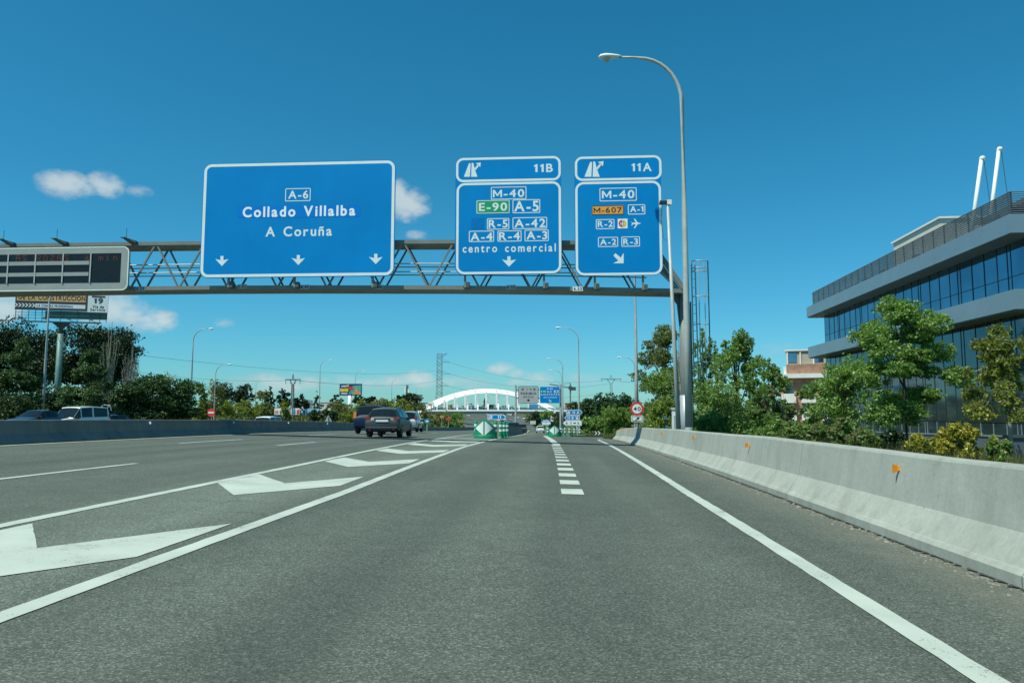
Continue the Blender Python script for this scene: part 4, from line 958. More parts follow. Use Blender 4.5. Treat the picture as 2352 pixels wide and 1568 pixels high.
# ------------------------------------------------------------------ second sign structure over the exit lanes
Y2 = 130
q = onground(1287, Y2); T = thing('sign_portal', 'slim grey two post portal carrying the far Pozuelo and blue boards', 'gantry', q)
for u in (1184.5, 1287.5):
    p = onground(u, Y2+.4); a = MB(); post(a, p.x, p.y, p.z, atY(u, 884, Y2).z, .17); a.build('post', 'galv', T)
for v in (895, 914):
    a = MB(); p0_ = atY(1184, v, Y2+.4); p1_ = atY(1289, v, Y2+.4); a.bar(p0_, p1_, .14, .2); a.build('beam', 'steel_dark', T)
a0 = atY(1190.3, 926.6, Y2); a1 = atY(1236.8, 886.2, Y2)
T = thing('road_sign', 'grey overhead board reading Pozuelo Aravaca with a down arrow', 'road sign', ((a0.x+a1.x)/2, Y2, a0.z), 'far boards over the exit lanes')
a = MB(); a.prism(rrect(a0.x, a1.x, a0.z, a1.z, .3, Y2), (0, .08, 0)); a.build('panel', 'black', T)
a = MB(); a.poly(rrect(a0.x+.07, a1.x-.07, a0.z+.07, a1.z-.07, .25, Y2-.02)); a.build('face', 'grey', T)
w, h = a1.x-a0.x, a1.z-a0.z; a = MB()
text(a, 'POZUELO', a0.x+w*.13, a0.x+w*.87, a0.z+h*.52, h*.12, Y2-.04, .02); text(a, 'ARAVACA', a0.x+w*.23, a0.x+w*.77, a0.z+h*.34, h*.085, Y2-.04, .015)
icons(a, a0.x+w*.03, a1.x-w*.03, a0.z+h*.66, a0.z+h*.98, Y2-.04)
xm = a0.x+w*.5; a.poly([(xm-.35, Y2-.04, a0.z+h*.22), (xm, Y2-.04, a0.z+h*.12), (xm+.35, Y2-.04, a0.z+h*.22)]); a.poly([(xm-.08, Y2-.04, a0.z+h*.2), (xm+.08, Y2-.04, a0.z+h*.2), (xm+.08, Y2-.04, a0.z+h*.26), (xm-.08, Y2-.04, a0.z+h*.26)]); a.build('lettering', 'black', T)
a0 = atY(1239.6, 925.8, Y2); a1 = atY(1286.2, 887, Y2)
T = thing('road_sign', 'small blue overhead board with rows of route badges beside the Pozuelo board', 'road sign', ((a0.x+a1.x)/2, Y2, a0.z), 'far boards over the exit lanes')
a = MB(); a.prism(rrect(a0.x, a1.x, a0.z, a1.z, .2, Y2), (0, .08, 0)); a.build('panel', 'white', T)
a = MB(); a.poly(rrect(a0.x+.06, a1.x-.06, a0.z+.06, a1.z-.06, .16, Y2-.02)); a.build('face', 'blue', T)
w, h = a1.x-a0.x, a1.z-a0.z; a = MB(); y = Y2-.04
text(a, 'M-40', a0.x+w*.36, a0.x+w*.64, a0.z+h*.81, h*.10, y, .02); text(a, 'A-5', a0.x+w*.36, a0.x+w*.58, a0.z+h*.64, h*.11, y, .02); text(a, 'R-5', a0.x+w*.72, a0.x+w*.92, a0.z+h*.64, h*.11, y, .02)
text(a, 'A-42 A-4 R-4 A-3', a0.x+w*.05, a0.x+w*.95, a0.z+h*.47, h*.1, y, .02); text(a, 'centro comercial', a0.x+w*.18, a0.x+w*.84, a0.z+h*.32, h*.075, y, .02)
ring(a, a0.x+w*.70, a0.x+w*.94, a0.z+h*.62, a0.z+h*.77, .03, .04, y); xm = a0.x+w*.5
a.poly([(xm-.2, y, a0.z+h*.2), (xm-.08, y, a0.z+h*.22), (xm+.2, y, a0.z+h*.10), (xm+.08, y, a0.z+h*.08)]); a.poly([(xm+.22, y, a0.z+h*.06), (xm+.24, y, a0.z+h*.2), (xm-.1, y, a0.z+h*.06)]); a.build('lettering', 'white', T)
a = MB(); a.poly([(a0.x+w*.06, y, a0.z+h*.62), (a0.x+w*.32, y, a0.z+h*.62), (a0.x+w*.32, y, a0.z+h*.77), (a0.x+w*.06, y, a0.z+h*.77)]); bd = a.build('route_badge', 'green', T)
a = MB(); text(a, 'E-90', a0.x+w*.08, a0.x+w*.30, a0.z+h*.65, h*.09, y-.02, .02); a.build('badge_lettering', 'white', bd)
# ------------------------------------------------------------------ cars (front towards +Y, origin on the ground)
def ringpts(s):
    y, zb_, zw, zt_, wl, wb, wt = s
    h = [(wl*.55, zb_), (wl*.96, zb_+.05), (wl, zb_+.20), (wl, zw-.16), (wb, zw), (wt+.07, zt_-.045), (wt*.6, zt_), (0, zt_+.012)]
    return [Vector((x, y, z)) for x, z in h]
def make_car(name, label, st, body, rw, ws, side, tails, group=None, wheel_r=.33, axle=(-1.3, 1.3), rails=False, tailm='tail', plate=True, lower=None):
    T = thing(name, label, 'car', (0, 0, 0), group)
    half = [ringpts(s) for s in st]; k = 8; a = MB(); n = 2*k-1
    for hp in half: a.v += [(-p.x, p.y, p.z) for p in hp]+[tuple(p) for p in hp[-2::-1]]
    for i in range(len(st)-1):
        for j in range(n-1): a.f.append((i*n+j, (i+1)*n+j, (i+1)*n+j+1, i*n+j+1)); a.mi.append(0)
        a.f.append((i*n+n-1, (i+1)*n+n-1, (i+1)*n, i*n)); a.mi.append(0)
    a.f += [tuple(range(n)), tuple((len(st)-1)*n+i for i in range(n-1, -1, -1))]; a.mi += [0, 0]
    ob = a.build('body', body, T, smooth=True, local=True)
    md = ob.modifiers.new('edges', 'EDGE_SPLIT'); md.split_angle = R(38)
    def quad(pa, pb, pc, pd, ins, off, nm, m, par=T):
        nrm = (pb-pa).cross(pd-pa).normalized(); c = (pa+pb+pc+pd)/4
        if nrm.dot(c-Vector((0, 0, .7))) < 0: nrm = -nrm
        q = [c+(p-c)*(1-ins)+nrm*off for p in (pa, pb, pc, pd)]
        g = MB(); g.prism(q, nrm*.012); return g.build(nm, m, par, local=True)
    def mir(p): return Vector((-p.x, p.y, p.z))
    i, j = rw                                             # rear window between two stations
    q = MB(); A, B_ = half[i], half[j]
    for f0, f1, nm in ((i, j, 'rear_window'), (ws[0], ws[1], 'windscreen')):
        P, Q = half[f0], half[f1]; g = MB(); s = -1 if f0 == i else 1
        row = lambda H_, t: [mir(H_[5]).lerp(Vector((0, H_[5].y, H_[5].z)), t), mir(H_[6]), H_[7], H_[6], H_[5].lerp(Vector((0, H_[5].y, H_[5].z)), t)]
        r0, r1 = row(P, .015), row(Q, .015); up = Vector((0, s*.012, .012))
        lo = [x.lerp(y_, .06)+up for x, y_ in zip(r0, r1)]; hi = [x.lerp(y_, .90)+up for x, y_ in zip(r0, r1)]
        g.add(lo+hi, [(t, t+1, t+6, t+5) for t in range(4)]); g.build(nm, 'glass', T, local=True)
    for (p, q_) in side:
        for s in (1, -1):
            f = (lambda v: v) if s == 1 else mir
            a0, a1, b1, b0 = [f(v) for v in (half[p][4], half[q_][4], half[q_][5], half[p][5])]
            if abs(half[p][5].z-half[p][4].z) < .2: b0 = b0.lerp(b1, .12)
            if abs(half[q_][5].z-half[q_][4].z) < .2: b1 = b1.lerp(b0, .12)
            quad(a0, a1, b1, b0, .13, .004, 'side_window', 'glass')
    yr = st[0][0]
    for s in (1, -1):
        for (x0, x1, y0, y1, z0, z1) in tails:
            g = MB(); g.box(min(s*x0, s*x1), max(s*x0, s*x1), y0, y1, z0, z1); g.build('tail_lamp', tailm, T, local=True, bev=.015)
        g = MB(); g.box(min(s*.48, s*.74), max(s*.48, s*.74), st[-1][0]-.22, st[-1][0]-.06, st[-1][2]-.02, st[-1][2]+.10); g.build('headlamp', 'lampw', T, local=True, bev=.015)
        mi = ws[1] if st[ws[1]][0] > st[ws[0]][0] else ws[0]; my = st[mi][0]-.25; mw = st[mi][5]
        g = MB(); g.box(min(s*(mw-.02), s*(mw+.2)), max(s*(mw-.02), s*(mw+.2)), my-.08, my+.06, st[mi][2]-.02, st[mi][2]+.15); g.build('mirror', 'plastic', T, local=True, bev=.03)
        for ya in axle:
            g = MB(); w0 = st[3][4]-.24; g.lathe([(wheel_r*.86, s*w0), (wheel_r, s*(w0+.03)), (wheel_r, s*(w0+.21)), (wheel_r*.88, s*(w0+.245))], 20, 'x', (0, ya, wheel_r)); wq = g.build('wheel', 'rubber', T, local=True, smooth=True)
            g = MB(); g.lathe([(wheel_r*.62, s*(w0+.20)), (wheel_r*.62, s*(w0+.25)), (wheel_r*.2, s*(w0+.235))], 16, 'x', (0, ya, wheel_r)); g.build('rim', 'rim', wq, local=True)
            g = MB(); rr = wheel_r+.055
            pts = [(s*(st[3][4]+.004), ya+rr*math.cos(t), wheel_r+rr*math.sin(t)) for t in np.linspace(0, math.pi, 14)]+[(s*(st[3][4]+.004), ya-rr, st[3][1]), (s*(st[3][4]+.004), ya+rr, st[3][1])]
            g.poly(pts); g.build('wheel_arch', 'plastic', T, local=True)
        if rails:
            g = MB(); zt_ = st[4][3]; g.tube([(s*(st[4][6]+.02), -1.5, zt_-.02), (s*(st[4][6]+.02), -1.3, zt_+.05), (s*(st[4][6]+.02), .2, zt_+.04), (s*(st[4][6]+.02), .45, zt_-.04)], .022, 6); g.build('roof_rail', 'plastic', T, local=True)
    g = MB(); w_ = st[1][4]; g.box(-w_*.92, w_*.92, yr+.06, yr+.3, st[1][1]-.02, st[1][1]+.2); g.build('rear_bumper', lower or 'plastic', T, local=True, bev=.03)
    return T
ST_SUV = [(-2.10, .42, .80, .83, .76, .72, .62), (-2.03, .36, .95, 1.00, .88, .82, .62), (-1.95, .30, 1.0, 1.05, .90, .84, .70), (-1.55, .28, 1.02, 1.50, .91, .86, .54), (-.6, .26, 1.0, 1.57, .91, .87, .57),
          (.25, .26, .98, 1.53, .91, .87, .60), (1.05, .26, .95, 1.00, .91, .85, .68), (1.65, .28, .88, .92, .89, .80, .6), (2.0, .34, .72, .76, .82, .72, .52), (2.1, .42, .6, .63, .68, .6, .4)]
suv = make_car('crossover_car', 'dark grey crossover with pale number plate driving ahead in the left carriageway', ST_SUV, 'cgrey', (2, 3), (6, 5), [(3, 4), (4, 5), (5, 6)], [(.60, .86, -2.075, -1.93, .88, 1.06)], rails=True)
g = MB(); g.box(-.30, .34, -2.13, -2.10, .80, .91); pl = g.build('number_plate', 'plate', suv, local=True)
g = MB(); g.box(-.42, .42, -2.11, -2.04, .955, 1.0); g.build('chrome_strip', 'rim', suv, local=True, bev=.01)
g = MB(); g.box(-.8, .8, -2.125, -2.05, .50, .53); g.build('bumper_strip', 'rim', suv, local=True)
for s in (1, -1): g = MB(); g.box(s*.62-.06, s*.62+.06, -2.12, -2.05, .40, .45); g.build('fog_reflector', 'tail', suv, local=True)
g = MB(); g.tube([(.05, -1.45, 1.54), (.05, -1.6, 1.78)], .012, 5); g.build('aerial', 'plastic', suv, local=True)
p = onground(875.5, 37.7); suv.location = (p.x, p.y+2.05, gz(p.x, p.y+1.5)); suv.rotation_euler = (R(-.8), 0, R(1.2))
ST_BIG = [(-2.2, .48, .9, .95, .8, .76, .66), (-2.13, .42, 1.05, 1.1, .91, .86, .66), (-2.08, .36, 1.08, 1.14, .93, .89, .68), (-1.85, .34, 1.1, 1.74, .94, .9, .66), (-.6, .34, 1.08, 1.79, .94, .9, .68),
          (.35, .34, 1.06, 1.74, .94, .9, .66), (1.0, .34, 1.04, 1.1, .94, .88, .7), (1.8, .36, 1.0, 1.04, .92, .84, .64), (2.12, .42, .84, .88, .86, .78, .58), (2.2, .5, .7, .74, .72, .66, .5)]
big = make_car('offroad_car', 'dark blue off-road car partly hidden behind the grey crossover', ST_BIG, 'cblue', (2, 3), (6, 5), [(3, 4), (4, 5), (5, 6)], [(.74, .93, -2.16, -2.0, .95, 1.36)], wheel_r=.37, axle=(-1.35, 1.4), rails=True, tailm='tail_o')
p = onground(844, 45.5); big.location = (p.x, p.y+2.2, p.z); big.rotation_euler = (R(-.8), 0, R(1.))
ST_MPV = [(-2.15, .42, .85, .9, .78, .74, .6), (-2.08, .34, .98, 1.04, .88, .82, .6), (-2.02, .3, 1.0, 1.08, .9, .86, .64), (-1.8, .28, 1.02, 1.72, .9, .86, .6), (-.6, .28, 1.0, 1.78, .9, .87, .62),
          (.5, .28, .98, 1.70, .9, .86, .58), (1.4, .28, .95, 1.0, .9, .82, .6), (1.8, .3, .85, .9, .87, .76, .55), (2.1, .36, .7, .74, .78, .68, .48), (2.15, .42, .6, .63, .66, .6, .4)]
mpv = make_car('people_carrier', 'pale silver people carrier ahead of the grey crossover', ST_MPV, 'csilver', (2, 3), (6, 5), [(3, 4), (4, 5), (5, 6)], [(.68, .87, -2.1, -1.98, 1.05, 1.35)])
p = onground(931, 62); mpv.location = (p.x, p.y+2.15, p.z); mpv.rotation_euler = (R(-1.5), 0, R(2.5))
ST_HAT = [(-2.05, .4, .72, .75, .74, .7, .56), (-2.0, .32, .86, .9, .84, .78, .56), (-1.93, .27, .9, .95, .86, .8, .6), (-1.3, .25, .92, 1.38, .86, .82, .54), (-.4, .25, .91, 1.44, .86, .83, .56),
          (.3, .25, .9, 1.40, .86, .82, .54), (1.0, .25, .88, .92, .86, .78, .6), (1.6, .28, .8, .84, .83, .72, .54), (1.98, .34, .66, .7, .74, .64, .46), (2.05, .4, .56, .58, .62, .56, .38)]
hat = make_car('hatchback', 'small white car driving away in the exit lane', ST_HAT, 'cwhite', (2, 3), (6, 5), [(3, 4), (4, 5), (5, 6)], [(.6, .83, -2.02, -1.9, .74, .92)], wheel_r=.31)
p = onground(1240.5, 150); hat.location = p; hat.rotation_euler = (0, 0, R(3))
ST_SED = [(-2.25, .42, .8, .83, .74, .7, .56), (-2.2, .34, .9, .94, .84, .76, .56), (-1.55, .28, .93, .97, .88, .8, .6), (-.9, .26, .93, 1.36, .88, .82, .52), (-.3, .26, .92, 1.43, .88, .82, .55),
          (.25, .26, .91, 1.40, .88, .82, .53), (1.0, .26, .88, .93, .88, .78, .6), (1.75, .28, .8, .85, .86, .74, .55), (2.15, .34, .68, .72, .78, .66, .48), (2.25, .4, .58, .6, .66, .58, .4)]
sed = make_car('saloon_car', 'dark blue saloon facing the camera behind the left barrier', ST_SED, 'cnavy', (2, 3), (6, 5), [(3, 4), (4, 5), (5, 6)], [(.6, .84, -2.22, -2.1, .78, .92)])
p = onground(88, 48); sed.location = (p.x, p.y, gz(p.x, p.y)); sed.rotation_euler = (0, 0, R(176)); dzs = atY(88, 940.5, 48).z-1.43; sed.location.z = dzs
ST_VAN = [(-2.3, .45, .95, 1.0, .8, .78, .7), (-2.26, .38, 1.05, 1.1, .9, .86, .7), (-2.22, .34, 1.06, 1.12, .92, .88, .72), (-2.1, .32, 1.06, 1.80, .92, .88, .7), (-.6, .32, 1.04, 1.86, .92, .88, .7),
          (.5, .32, 1.02, 1.80, .92, .87, .68), (1.15, .32, 1.0, 1.05, .92, .85, .7), (1.9, .34, .94, .98, .9, .82, .64), (2.22, .4, .8, .84, .84, .76, .58), (2.3, .46, .68, .7, .7, .64, .5)]
van = make_car('white_van', 'white boxy car with dark windows facing the camera behind the left barrier', ST_VAN, 'cwhite', (2, 3), (6, 5), [(3, 4), (4, 5), (5, 6)], [(.76, .91, -2.28, -2.15, 1.0, 1.3)], wheel_r=.35)
p = onground(176, 51); van.location = (p.x, p.y, atY(176, 932.5, 51).z-1.86); van.rotation_euler = (0, 0, R(172))
dk = copy_tree(hat, Vector((onground(248, 58).x, 58, atY(248, 951.5, 58).z-1.44)), R(172), 'dark hatchback behind the white boxy car, bicycle on its roof', sc=(1, 1, 1)); recolour(dk, 'cwhite', 'cblack'); dk['category'] = 'car'
# bicycle on the roof of the dark car
bp = Vector((onground(240, 58).x, 58, atY(240, 952, 58).z)); T = thing('bicycle', 'pale framed bicycle carried on the dark hatchback roof', 'bicycle', bp)
T.rotation_euler = (0, 0, R(20))
for x in (-.5, .5):
    g = MB(); g.tube([(x+.33*math.cos(t), 0, .33+.33*math.sin(t)) for t in np.linspace(0, 2*math.pi, 21)], .02, 5, False); g.build('wheel', 'rubber', T, local=True)
g = MB()
for a_, b_ in (((-.5, .33), (-.05, .3)), ((-.05, .3), (-.2, .8)), ((-.2, .8), (.35, .75)), ((.35, .75), (-.05, .3)), ((-.5, .33), (-.18, .72)), ((.5, .33), (.33, .85))): g.tube([(a_[0], 0, a_[1]), (b_[0], 0, b_[1])], .022, 5)
g.build('frame', 'lampw', T, local=True)
g = MB(); g.box(-.3, -.1, -.05, .05, .8, .84); g.build('saddle', 'plastic', T, local=True)
g = MB(); g.tube([(.3, -.25, .9), (.33, 0, .86), (.3, .25, .9)], .018, 5); g.build('handlebar', 'plastic', T, local=True)
tx = copy_tree(van, Vector((onground(610, 75).x, 75, atY(610, 955.5, 75).z-1.86)), R(178), 'white van facing the camera, roof showing over the left barrier by the hedge')
tx['category'] = 'van'
# tiny cars far away
def tiny(name, c, kind=0):
    a = MB(); L_, Wd, Hh = (4.2, 1.75, 1.45) if kind == 0 else (4.8, 1.9, 1.95); y0 = -L_/2
    def lp(sts):
        for (y, z0, z1, w) in sts: a.v.extend([(-w, y, z0), (w, y, z0), (w, y, z1), (-w, y, z1)])
    a.cur = 0; o = 0
    lp([(y0, .35, .8, Wd*.45), (y0+.1, .25, .95, Wd*.5), (L_/2-.2, .25, .85, Wd*.5), (L_/2, .35, .65, Wd*.42)])
    for i in range(3):
        for j in range(4): a.f.append((i*4+j, i*4+(j+1) % 4, (i+1)*4+(j+1) % 4, (i+1)*4+j)); a.mi.append(0)
    a.f += [(0, 1, 2, 3), (15, 14, 13, 12)]; a.mi += [0, 0]; o = len(a.v)
    lp([(y0+.15, .9, .95, Wd*.48), (y0+.55, .95, Hh, Wd*.4), (.3, .95, Hh, Wd*.4), (1.1, .9, .93, Wd*.48)])
    for i in range(3):
        for j in range(4): a.f.append((o+i*4+j, o+i*4+(j+1) % 4, o+(i+1)*4+(j+1) % 4, o+(i+1)*4+j)); a.mi.append(0 if (i == 1 and j == 2) else 1)
    for s in (-1, 1):
        for yy in (-1.25, 1.25):
            b = MB(); b.lathe([(.31, s*(Wd*.5-.2)), (.31, s*Wd*.5)], 10, 'x', (0, yy, .31)); a.cur = 2; a.add(b.v, b.f)
    return a.build(name, [c, 'glass', 'rubber'], None)
CP = ['cwhite', 'csilver', 'cblack', 'cnavy', 'cred', 'cgrey', 'cblue']
protos = [tiny('distant_car', c) for c in CP]
CW = {'cwhite': 'white', 'csilver': 'silver', 'cblack': 'black', 'cnavy': 'navy blue', 'cred': 'red', 'cgrey': 'grey', 'cblue': 'dark blue'}
used = [False]*len(CP)
def put(i, loc, rz, label, group):
    o = protos[i]
    if used[i]: o = o.copy(); COL.objects.link(o)
    used[i] = True; o.location = loc; o.rotation_euler = (0, 0, rz); tag(o, label, 'car', group); return o
rnd = random.Random(11)
for j in range(11):                                      # parked behind the guardrail on the left hillside
    u = 505+j*12+rnd.uniform(-2, 2); i = [3, 6, 5, 3, 1, 6, 3, 2, 6, 0, 3][j]; p = onground(u, 168); p.z = atY(u, 955.5, 168).z-.6
    put(i, p, R(90+rnd.uniform(-4, 4)), 'small %s car parked in the row behind the pale guardrail on the left' % CW[CP[i]], 'cars parked in a row on the left hillside')
for j in range(26):                                      # traffic on the far climbing road
    Y = 300+j*17+rnd.uniform(-5, 5); s = j % 3; a, b = itp(LB, Y), itp(RB, Y); f_ = (.16, .32, .82)[s]+rnd.uniform(-.03, .03); x = a+(b-a)*f_; i = rnd.choice([0, 1, 2, 3, 4, 5, 0, 1])
    put(i, (x, Y, gz(x, Y)+.02), 0 if s == 2 else math.pi, 'tiny %s car in the traffic on the far climbing road' % CW[CP[i]], 'traffic on the far climbing road')
for (u, Y, i, l) in [(1178, 96, 2, 'dark car roof showing above the bollards right of the larger nose marker'), (1197, 120, 5, 'grey car showing over the dark divider beyond the bollards')]:
    p = onground(u, Y); put(i, p, R(4), l, None)

# ------------------------------------------------------------------ office building on the right
def facade():
    X0, X1, YA, YB = 23.9, 46., 39.3, 74.2; GX = 25.15
    z = lambda u, v, Y: atY(u, v, Y).z
    T = thing('office_building', 'modern glass office building with metal bands on the right', 'building', (X0, (YA+YB)/2, gz(X0, 56)))
    zf1b = 1.25+(945-733.6)*74.2/F*1.0; zf1t = zf1b+1.0                    # upper band
    zf2b = 1.25+(945-825)*74.2/F; zf2t = zf2b+1.05
    g0 = gz(X0, 60)-1.2
    a = MB(); a.box(GX+.25, X1, YA+.9, YB-1.2, g0, zf1b); a.build('core_wall', 'bwall', T)
    for zb_, zt_, nm in ((zf1b, zf1t, 'upper_band'), (zf2b, zf2t, 'middle_band')):
        a = MB(); a.box(X0, X1+.5, YA, YB, zb_, zt_); o = a.build(nm, 'fascia', T, bev=.02)
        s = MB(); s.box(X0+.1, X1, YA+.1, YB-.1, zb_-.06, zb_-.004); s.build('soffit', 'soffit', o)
        for i in range(1, 24):
            yj = YA+(YB-YA)*i/24; j = MB(); j.box(X0-.006, X0+.01, yj-.012, yj+.012, zb_+.01, zt_-.01); j.build('panel_joint', 'mullion_pale', o)
    # glazing bays: glass, mullions, transoms
    def band(z0, z1, n, gm, mm, tr, tag_):
        rnd = random.Random(2)
        ysb = [YA+1+(YB-2.3-YA)*i/n for i in range(n+1)]
        for i in range(n):
            a = MB(); tl = rnd.uniform(-.006, .006); a.prism([(GX+tl, ysb[i]+.03, z0), (GX-tl, ysb[i+1]-.03, z0), (GX-tl*.5, ysb[i+1]-.03, z1), (GX+tl, ysb[i]+.03, z1)], (.05, 0, 0)); w = a.build('window', gm, T)
            b = MB(); b.box(GX-.025, GX+.06, ysb[i]-.024, ysb[i]+.024, z0, z1)
            if i % 4 == 1: b.box(GX-.025, GX+.06, ysb[i]+.34, ysb[i]+.37, z0, z1)
            for q in tr: b.box(GX-.02, GX+.05, ysb[i]+.03, ysb[i+1]-.03, z0+(z1-z0)*q-.02, z0+(z1-z0)*q+.02)
            b.build('frame', mm, w)
        a = MB(); a.box(GX, X1, YB-1.35, YB-1.25, z0, z1); a.build('end_glazing', gm, T)
        a = MB(); a.box(GX, X1, YA+.9, YA+1.0, z0, z1); a.build('end_glazing', gm, T)
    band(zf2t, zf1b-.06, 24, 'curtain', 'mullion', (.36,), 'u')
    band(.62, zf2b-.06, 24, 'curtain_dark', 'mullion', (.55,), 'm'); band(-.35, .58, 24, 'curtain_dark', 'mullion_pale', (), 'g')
    a = MB(); a.prism([(GX-.25, YA-6, g0), (GX-.25, YB, g0), (GX-.25, YB, -.62), (GX-.25, YA-6, .0)], (.5, 0, 0)); a.build('plinth', 'bwall', T)
    a = MB(); a.prism([(GX-.3, YA-6, .002), (GX-.3, YB, -.618), (GX-.3, YB, -.54), (GX-.3, YA-6, .08)], (.62, 0, 0)); a.build('plinth_coping', 'mullion_pale', T)
    # roof louvre screen
    sc = None
    for k in range(12):
        zz_ = zf1t+.08+k*.115; a = MB(); a.bar((X0+.45, YA+.6, zz_), (X0+.45, YB-.6, zz_), .06, .085); o = a.build('louvre', 'louvre', T)
        a = MB(); a.bar((X0+.45, YA+.6, zz_), (X1, YA+.6, zz_), .05, .045); a.build('louvre', 'louvre', T)
    for i in range(24):
        yy = YA+.7+(YB-YA-1.4)*i/23; a = MB(); a.box(X0+.5, X0+.56, yy-.03, yy+.03, zf1t, zf1t+1.4); a.build('louvre_post', 'mullion', T)
    a = MB(); a.box(X0+2.2, X1-1, YA+2.5, YB-3, zf1t, zf1t+.5); a.build('roof_deck', 'bwall', T)
    a = MB(); rnd = random.Random(8)
    for i in range(16):
        yy = YA+3+i*1.9; a.box(X0+1.6, X0+2.1, yy, yy+rnd.uniform(.5, 1.4), zf1t, zf1t+rnd.uniform(.5, 1.0))
    a.build('rooftop_plant', 'louvre', T)
    pb = MB(); pb.box(30, 38, 59.5, 68.3, zf1t, 16.4); ph = pb.build('penthouse', 'cream', T, bev=.02); pb = MB(); pb.box(29.85, 38.15, 59.35, 68.45, 16.402, 16.55); pb.build('roof_slab', 'whitewall', ph)
    pb = MB(); pb.prism([(X0+1.6, YA+1.5, zf1t+1.0), (X1, YA+1.5, zf1t+2.4), (X1, YA+1.5, zf1t+2.65), (X0+1.6, YA+1.5, zf1t+1.25)], (0, 5, 0)); pb.build('canopy', 'soffit', T)
    T.rotation_euler = (0, 0, R(-1.6))
    return zf1t
ZR = facade()
for (u0, v0, u1, v1, l) in [(2223, 486, 2254, 366, 'shorter white rooftop davit arm with bright tip on the office building'), (2262, 472, 2294, 345, 'taller white rooftop davit arm on the office building')]:
    Y = 48.5; a0, a1 = atY(u0, v0, Y), atY(u1, v1, Y); a0.z = ZR+.4; T = thing('davit_arm', l, 'davit', a0, 'rooftop davit arms')
    a = MB(); a.tube([a0, a1], [.13, .11], 10); a.build('arm', 'lampw', T, smooth=True)
    a = MB(); a.lathe([(.04, -.17), (.15, -.11), (.18, 0), (.15, .11), (.04, .17)], 12, 'y', (a1.x+.06, a1.y, a1.z+.05)); a.build('pulley_head', 'lampw', T, smooth=True)
    a = MB(); a.box(a0.x-.25, a0.x+.7, a0.y-.3, a0.y+.3, a0.z-.4, a0.z+.1); a.build('base', 'lampw', T)
    a = MB(); a.tube([(a1.x+.15, a1.y, a1.z), (a1.x+.55, a1.y, ZR+.9)], .02, 5); a.build('cable', 'wire', T)
# brick terrace block behind
def terrace():
    Y = 95.; P = lambda u, v, dy=0: atY(u, v, Y+dy)
    xa, xb, xc = P(1786, 900).x, P(1808, 900).x, P(1960, 900).x
    T = thing('apartment_building', 'brown brick apartment building with white terraces beside the glass office', 'building', (xb, Y, gz(xb, Y)-.5))
    zt_ = [P(1800, v).z for v in (805, 836, 858, 866, 880, 905, 925, 940, 965, 985)]
    g = gz(xb, Y)-1
    a = MB(); a.box(xb, xc, Y+1.2, Y+14, zt_[1], zt_[0]); pen = a.build('penthouse', 'tan', T)
    a = MB(); a.box(xb-.15, xc+.2, Y+1.0, Y+14.2, zt_[0], zt_[0]+.18); a.build('roof_slab', 'whitewall', pen)
    for k in range(6):
        x = xb+.05+k*1.55; a = MB(); a.box(x, x+.16, Y+1.08, Y+1.2, zt_[1], zt_[0]); a.build('pilaster', 'whitewall', pen)
        if k % 2 == 0: a = MB(); a.box(x+.2, x+1.2, Y+1.14, Y+1.2, zt_[1]+.25, zt_[0]-.25); w = a.build('window', 'curtain', pen)
    a = MB(); a.box(xb, xc, Y+.5, Y+14, zt_[2], zt_[1]); a.build('brick_parapet', 'brick', T)
    a = MB(); a.box(xb-.35, xb-.002, Y+.45, Y+3, zt_[2], zt_[1]-.3); a.build('corner_pier', 'whitewall', T)
    a = MB(); a.box(xa, xc, Y, Y+14, zt_[3]-.1, zt_[2]-.005); a.build('cornice', 'whitewall', T)
    a = MB(); a.box(xa+.3, xc, Y+.8, Y+14, g, zt_[3]-.105); a.build('brick_wall', 'brick', T)
    for k, (z0, z1) in enumerate(((zt_[6], zt_[5]), (zt_[8], zt_[7]), (zt_[8]-2.6, zt_[7]-2.6))):
        for j in range(3):
            x = xa+.5+j*2.3; a = MB(); a.box(x, x+1.7, Y-.2, Y+.795, z0, z1); a.build('balcony', 'whitewall', T)
            a = MB(); a.box(x+.2, x+1.4, Y+.74, Y+.795, z1+.02, z1+1.3); w = a.build('window', 'curtain_dark', T)
            a = MB(); a.box(x+.14, x+1.46, Y+.73, Y+.738, z1+.0, z1+.06); a.build('sill', 'whitewall', w)
    T.rotation_euler = (0, 0, R(-18))
terrace()
# low dark wall panel and green mesh post at the right edge
p = onground(2335, 24); T = thing('site_wall', 'dark metal panel wall at the right picture edge below the office', 'wall', (p.x, p.y, p.z-.3))
for i in range(8):
    a = MB(); x0 = atY(2308, 1000, 24).x+i*1.1; a.box(x0, x0+1.09, 24, 24.06, p.z-.4, atY(2320, 1005, 24).z); a.build('panel', 'bwall', T)
a = MB(); a.box(atY(2308, 1000, 24).x-.02, atY(2308, 1000, 24).x+8.9, 23.95, 24.1, atY(2320, 1005, 24).z, atY(2320, 1003, 24).z+.06); a.build('top_rail', 'steel_dark', T)
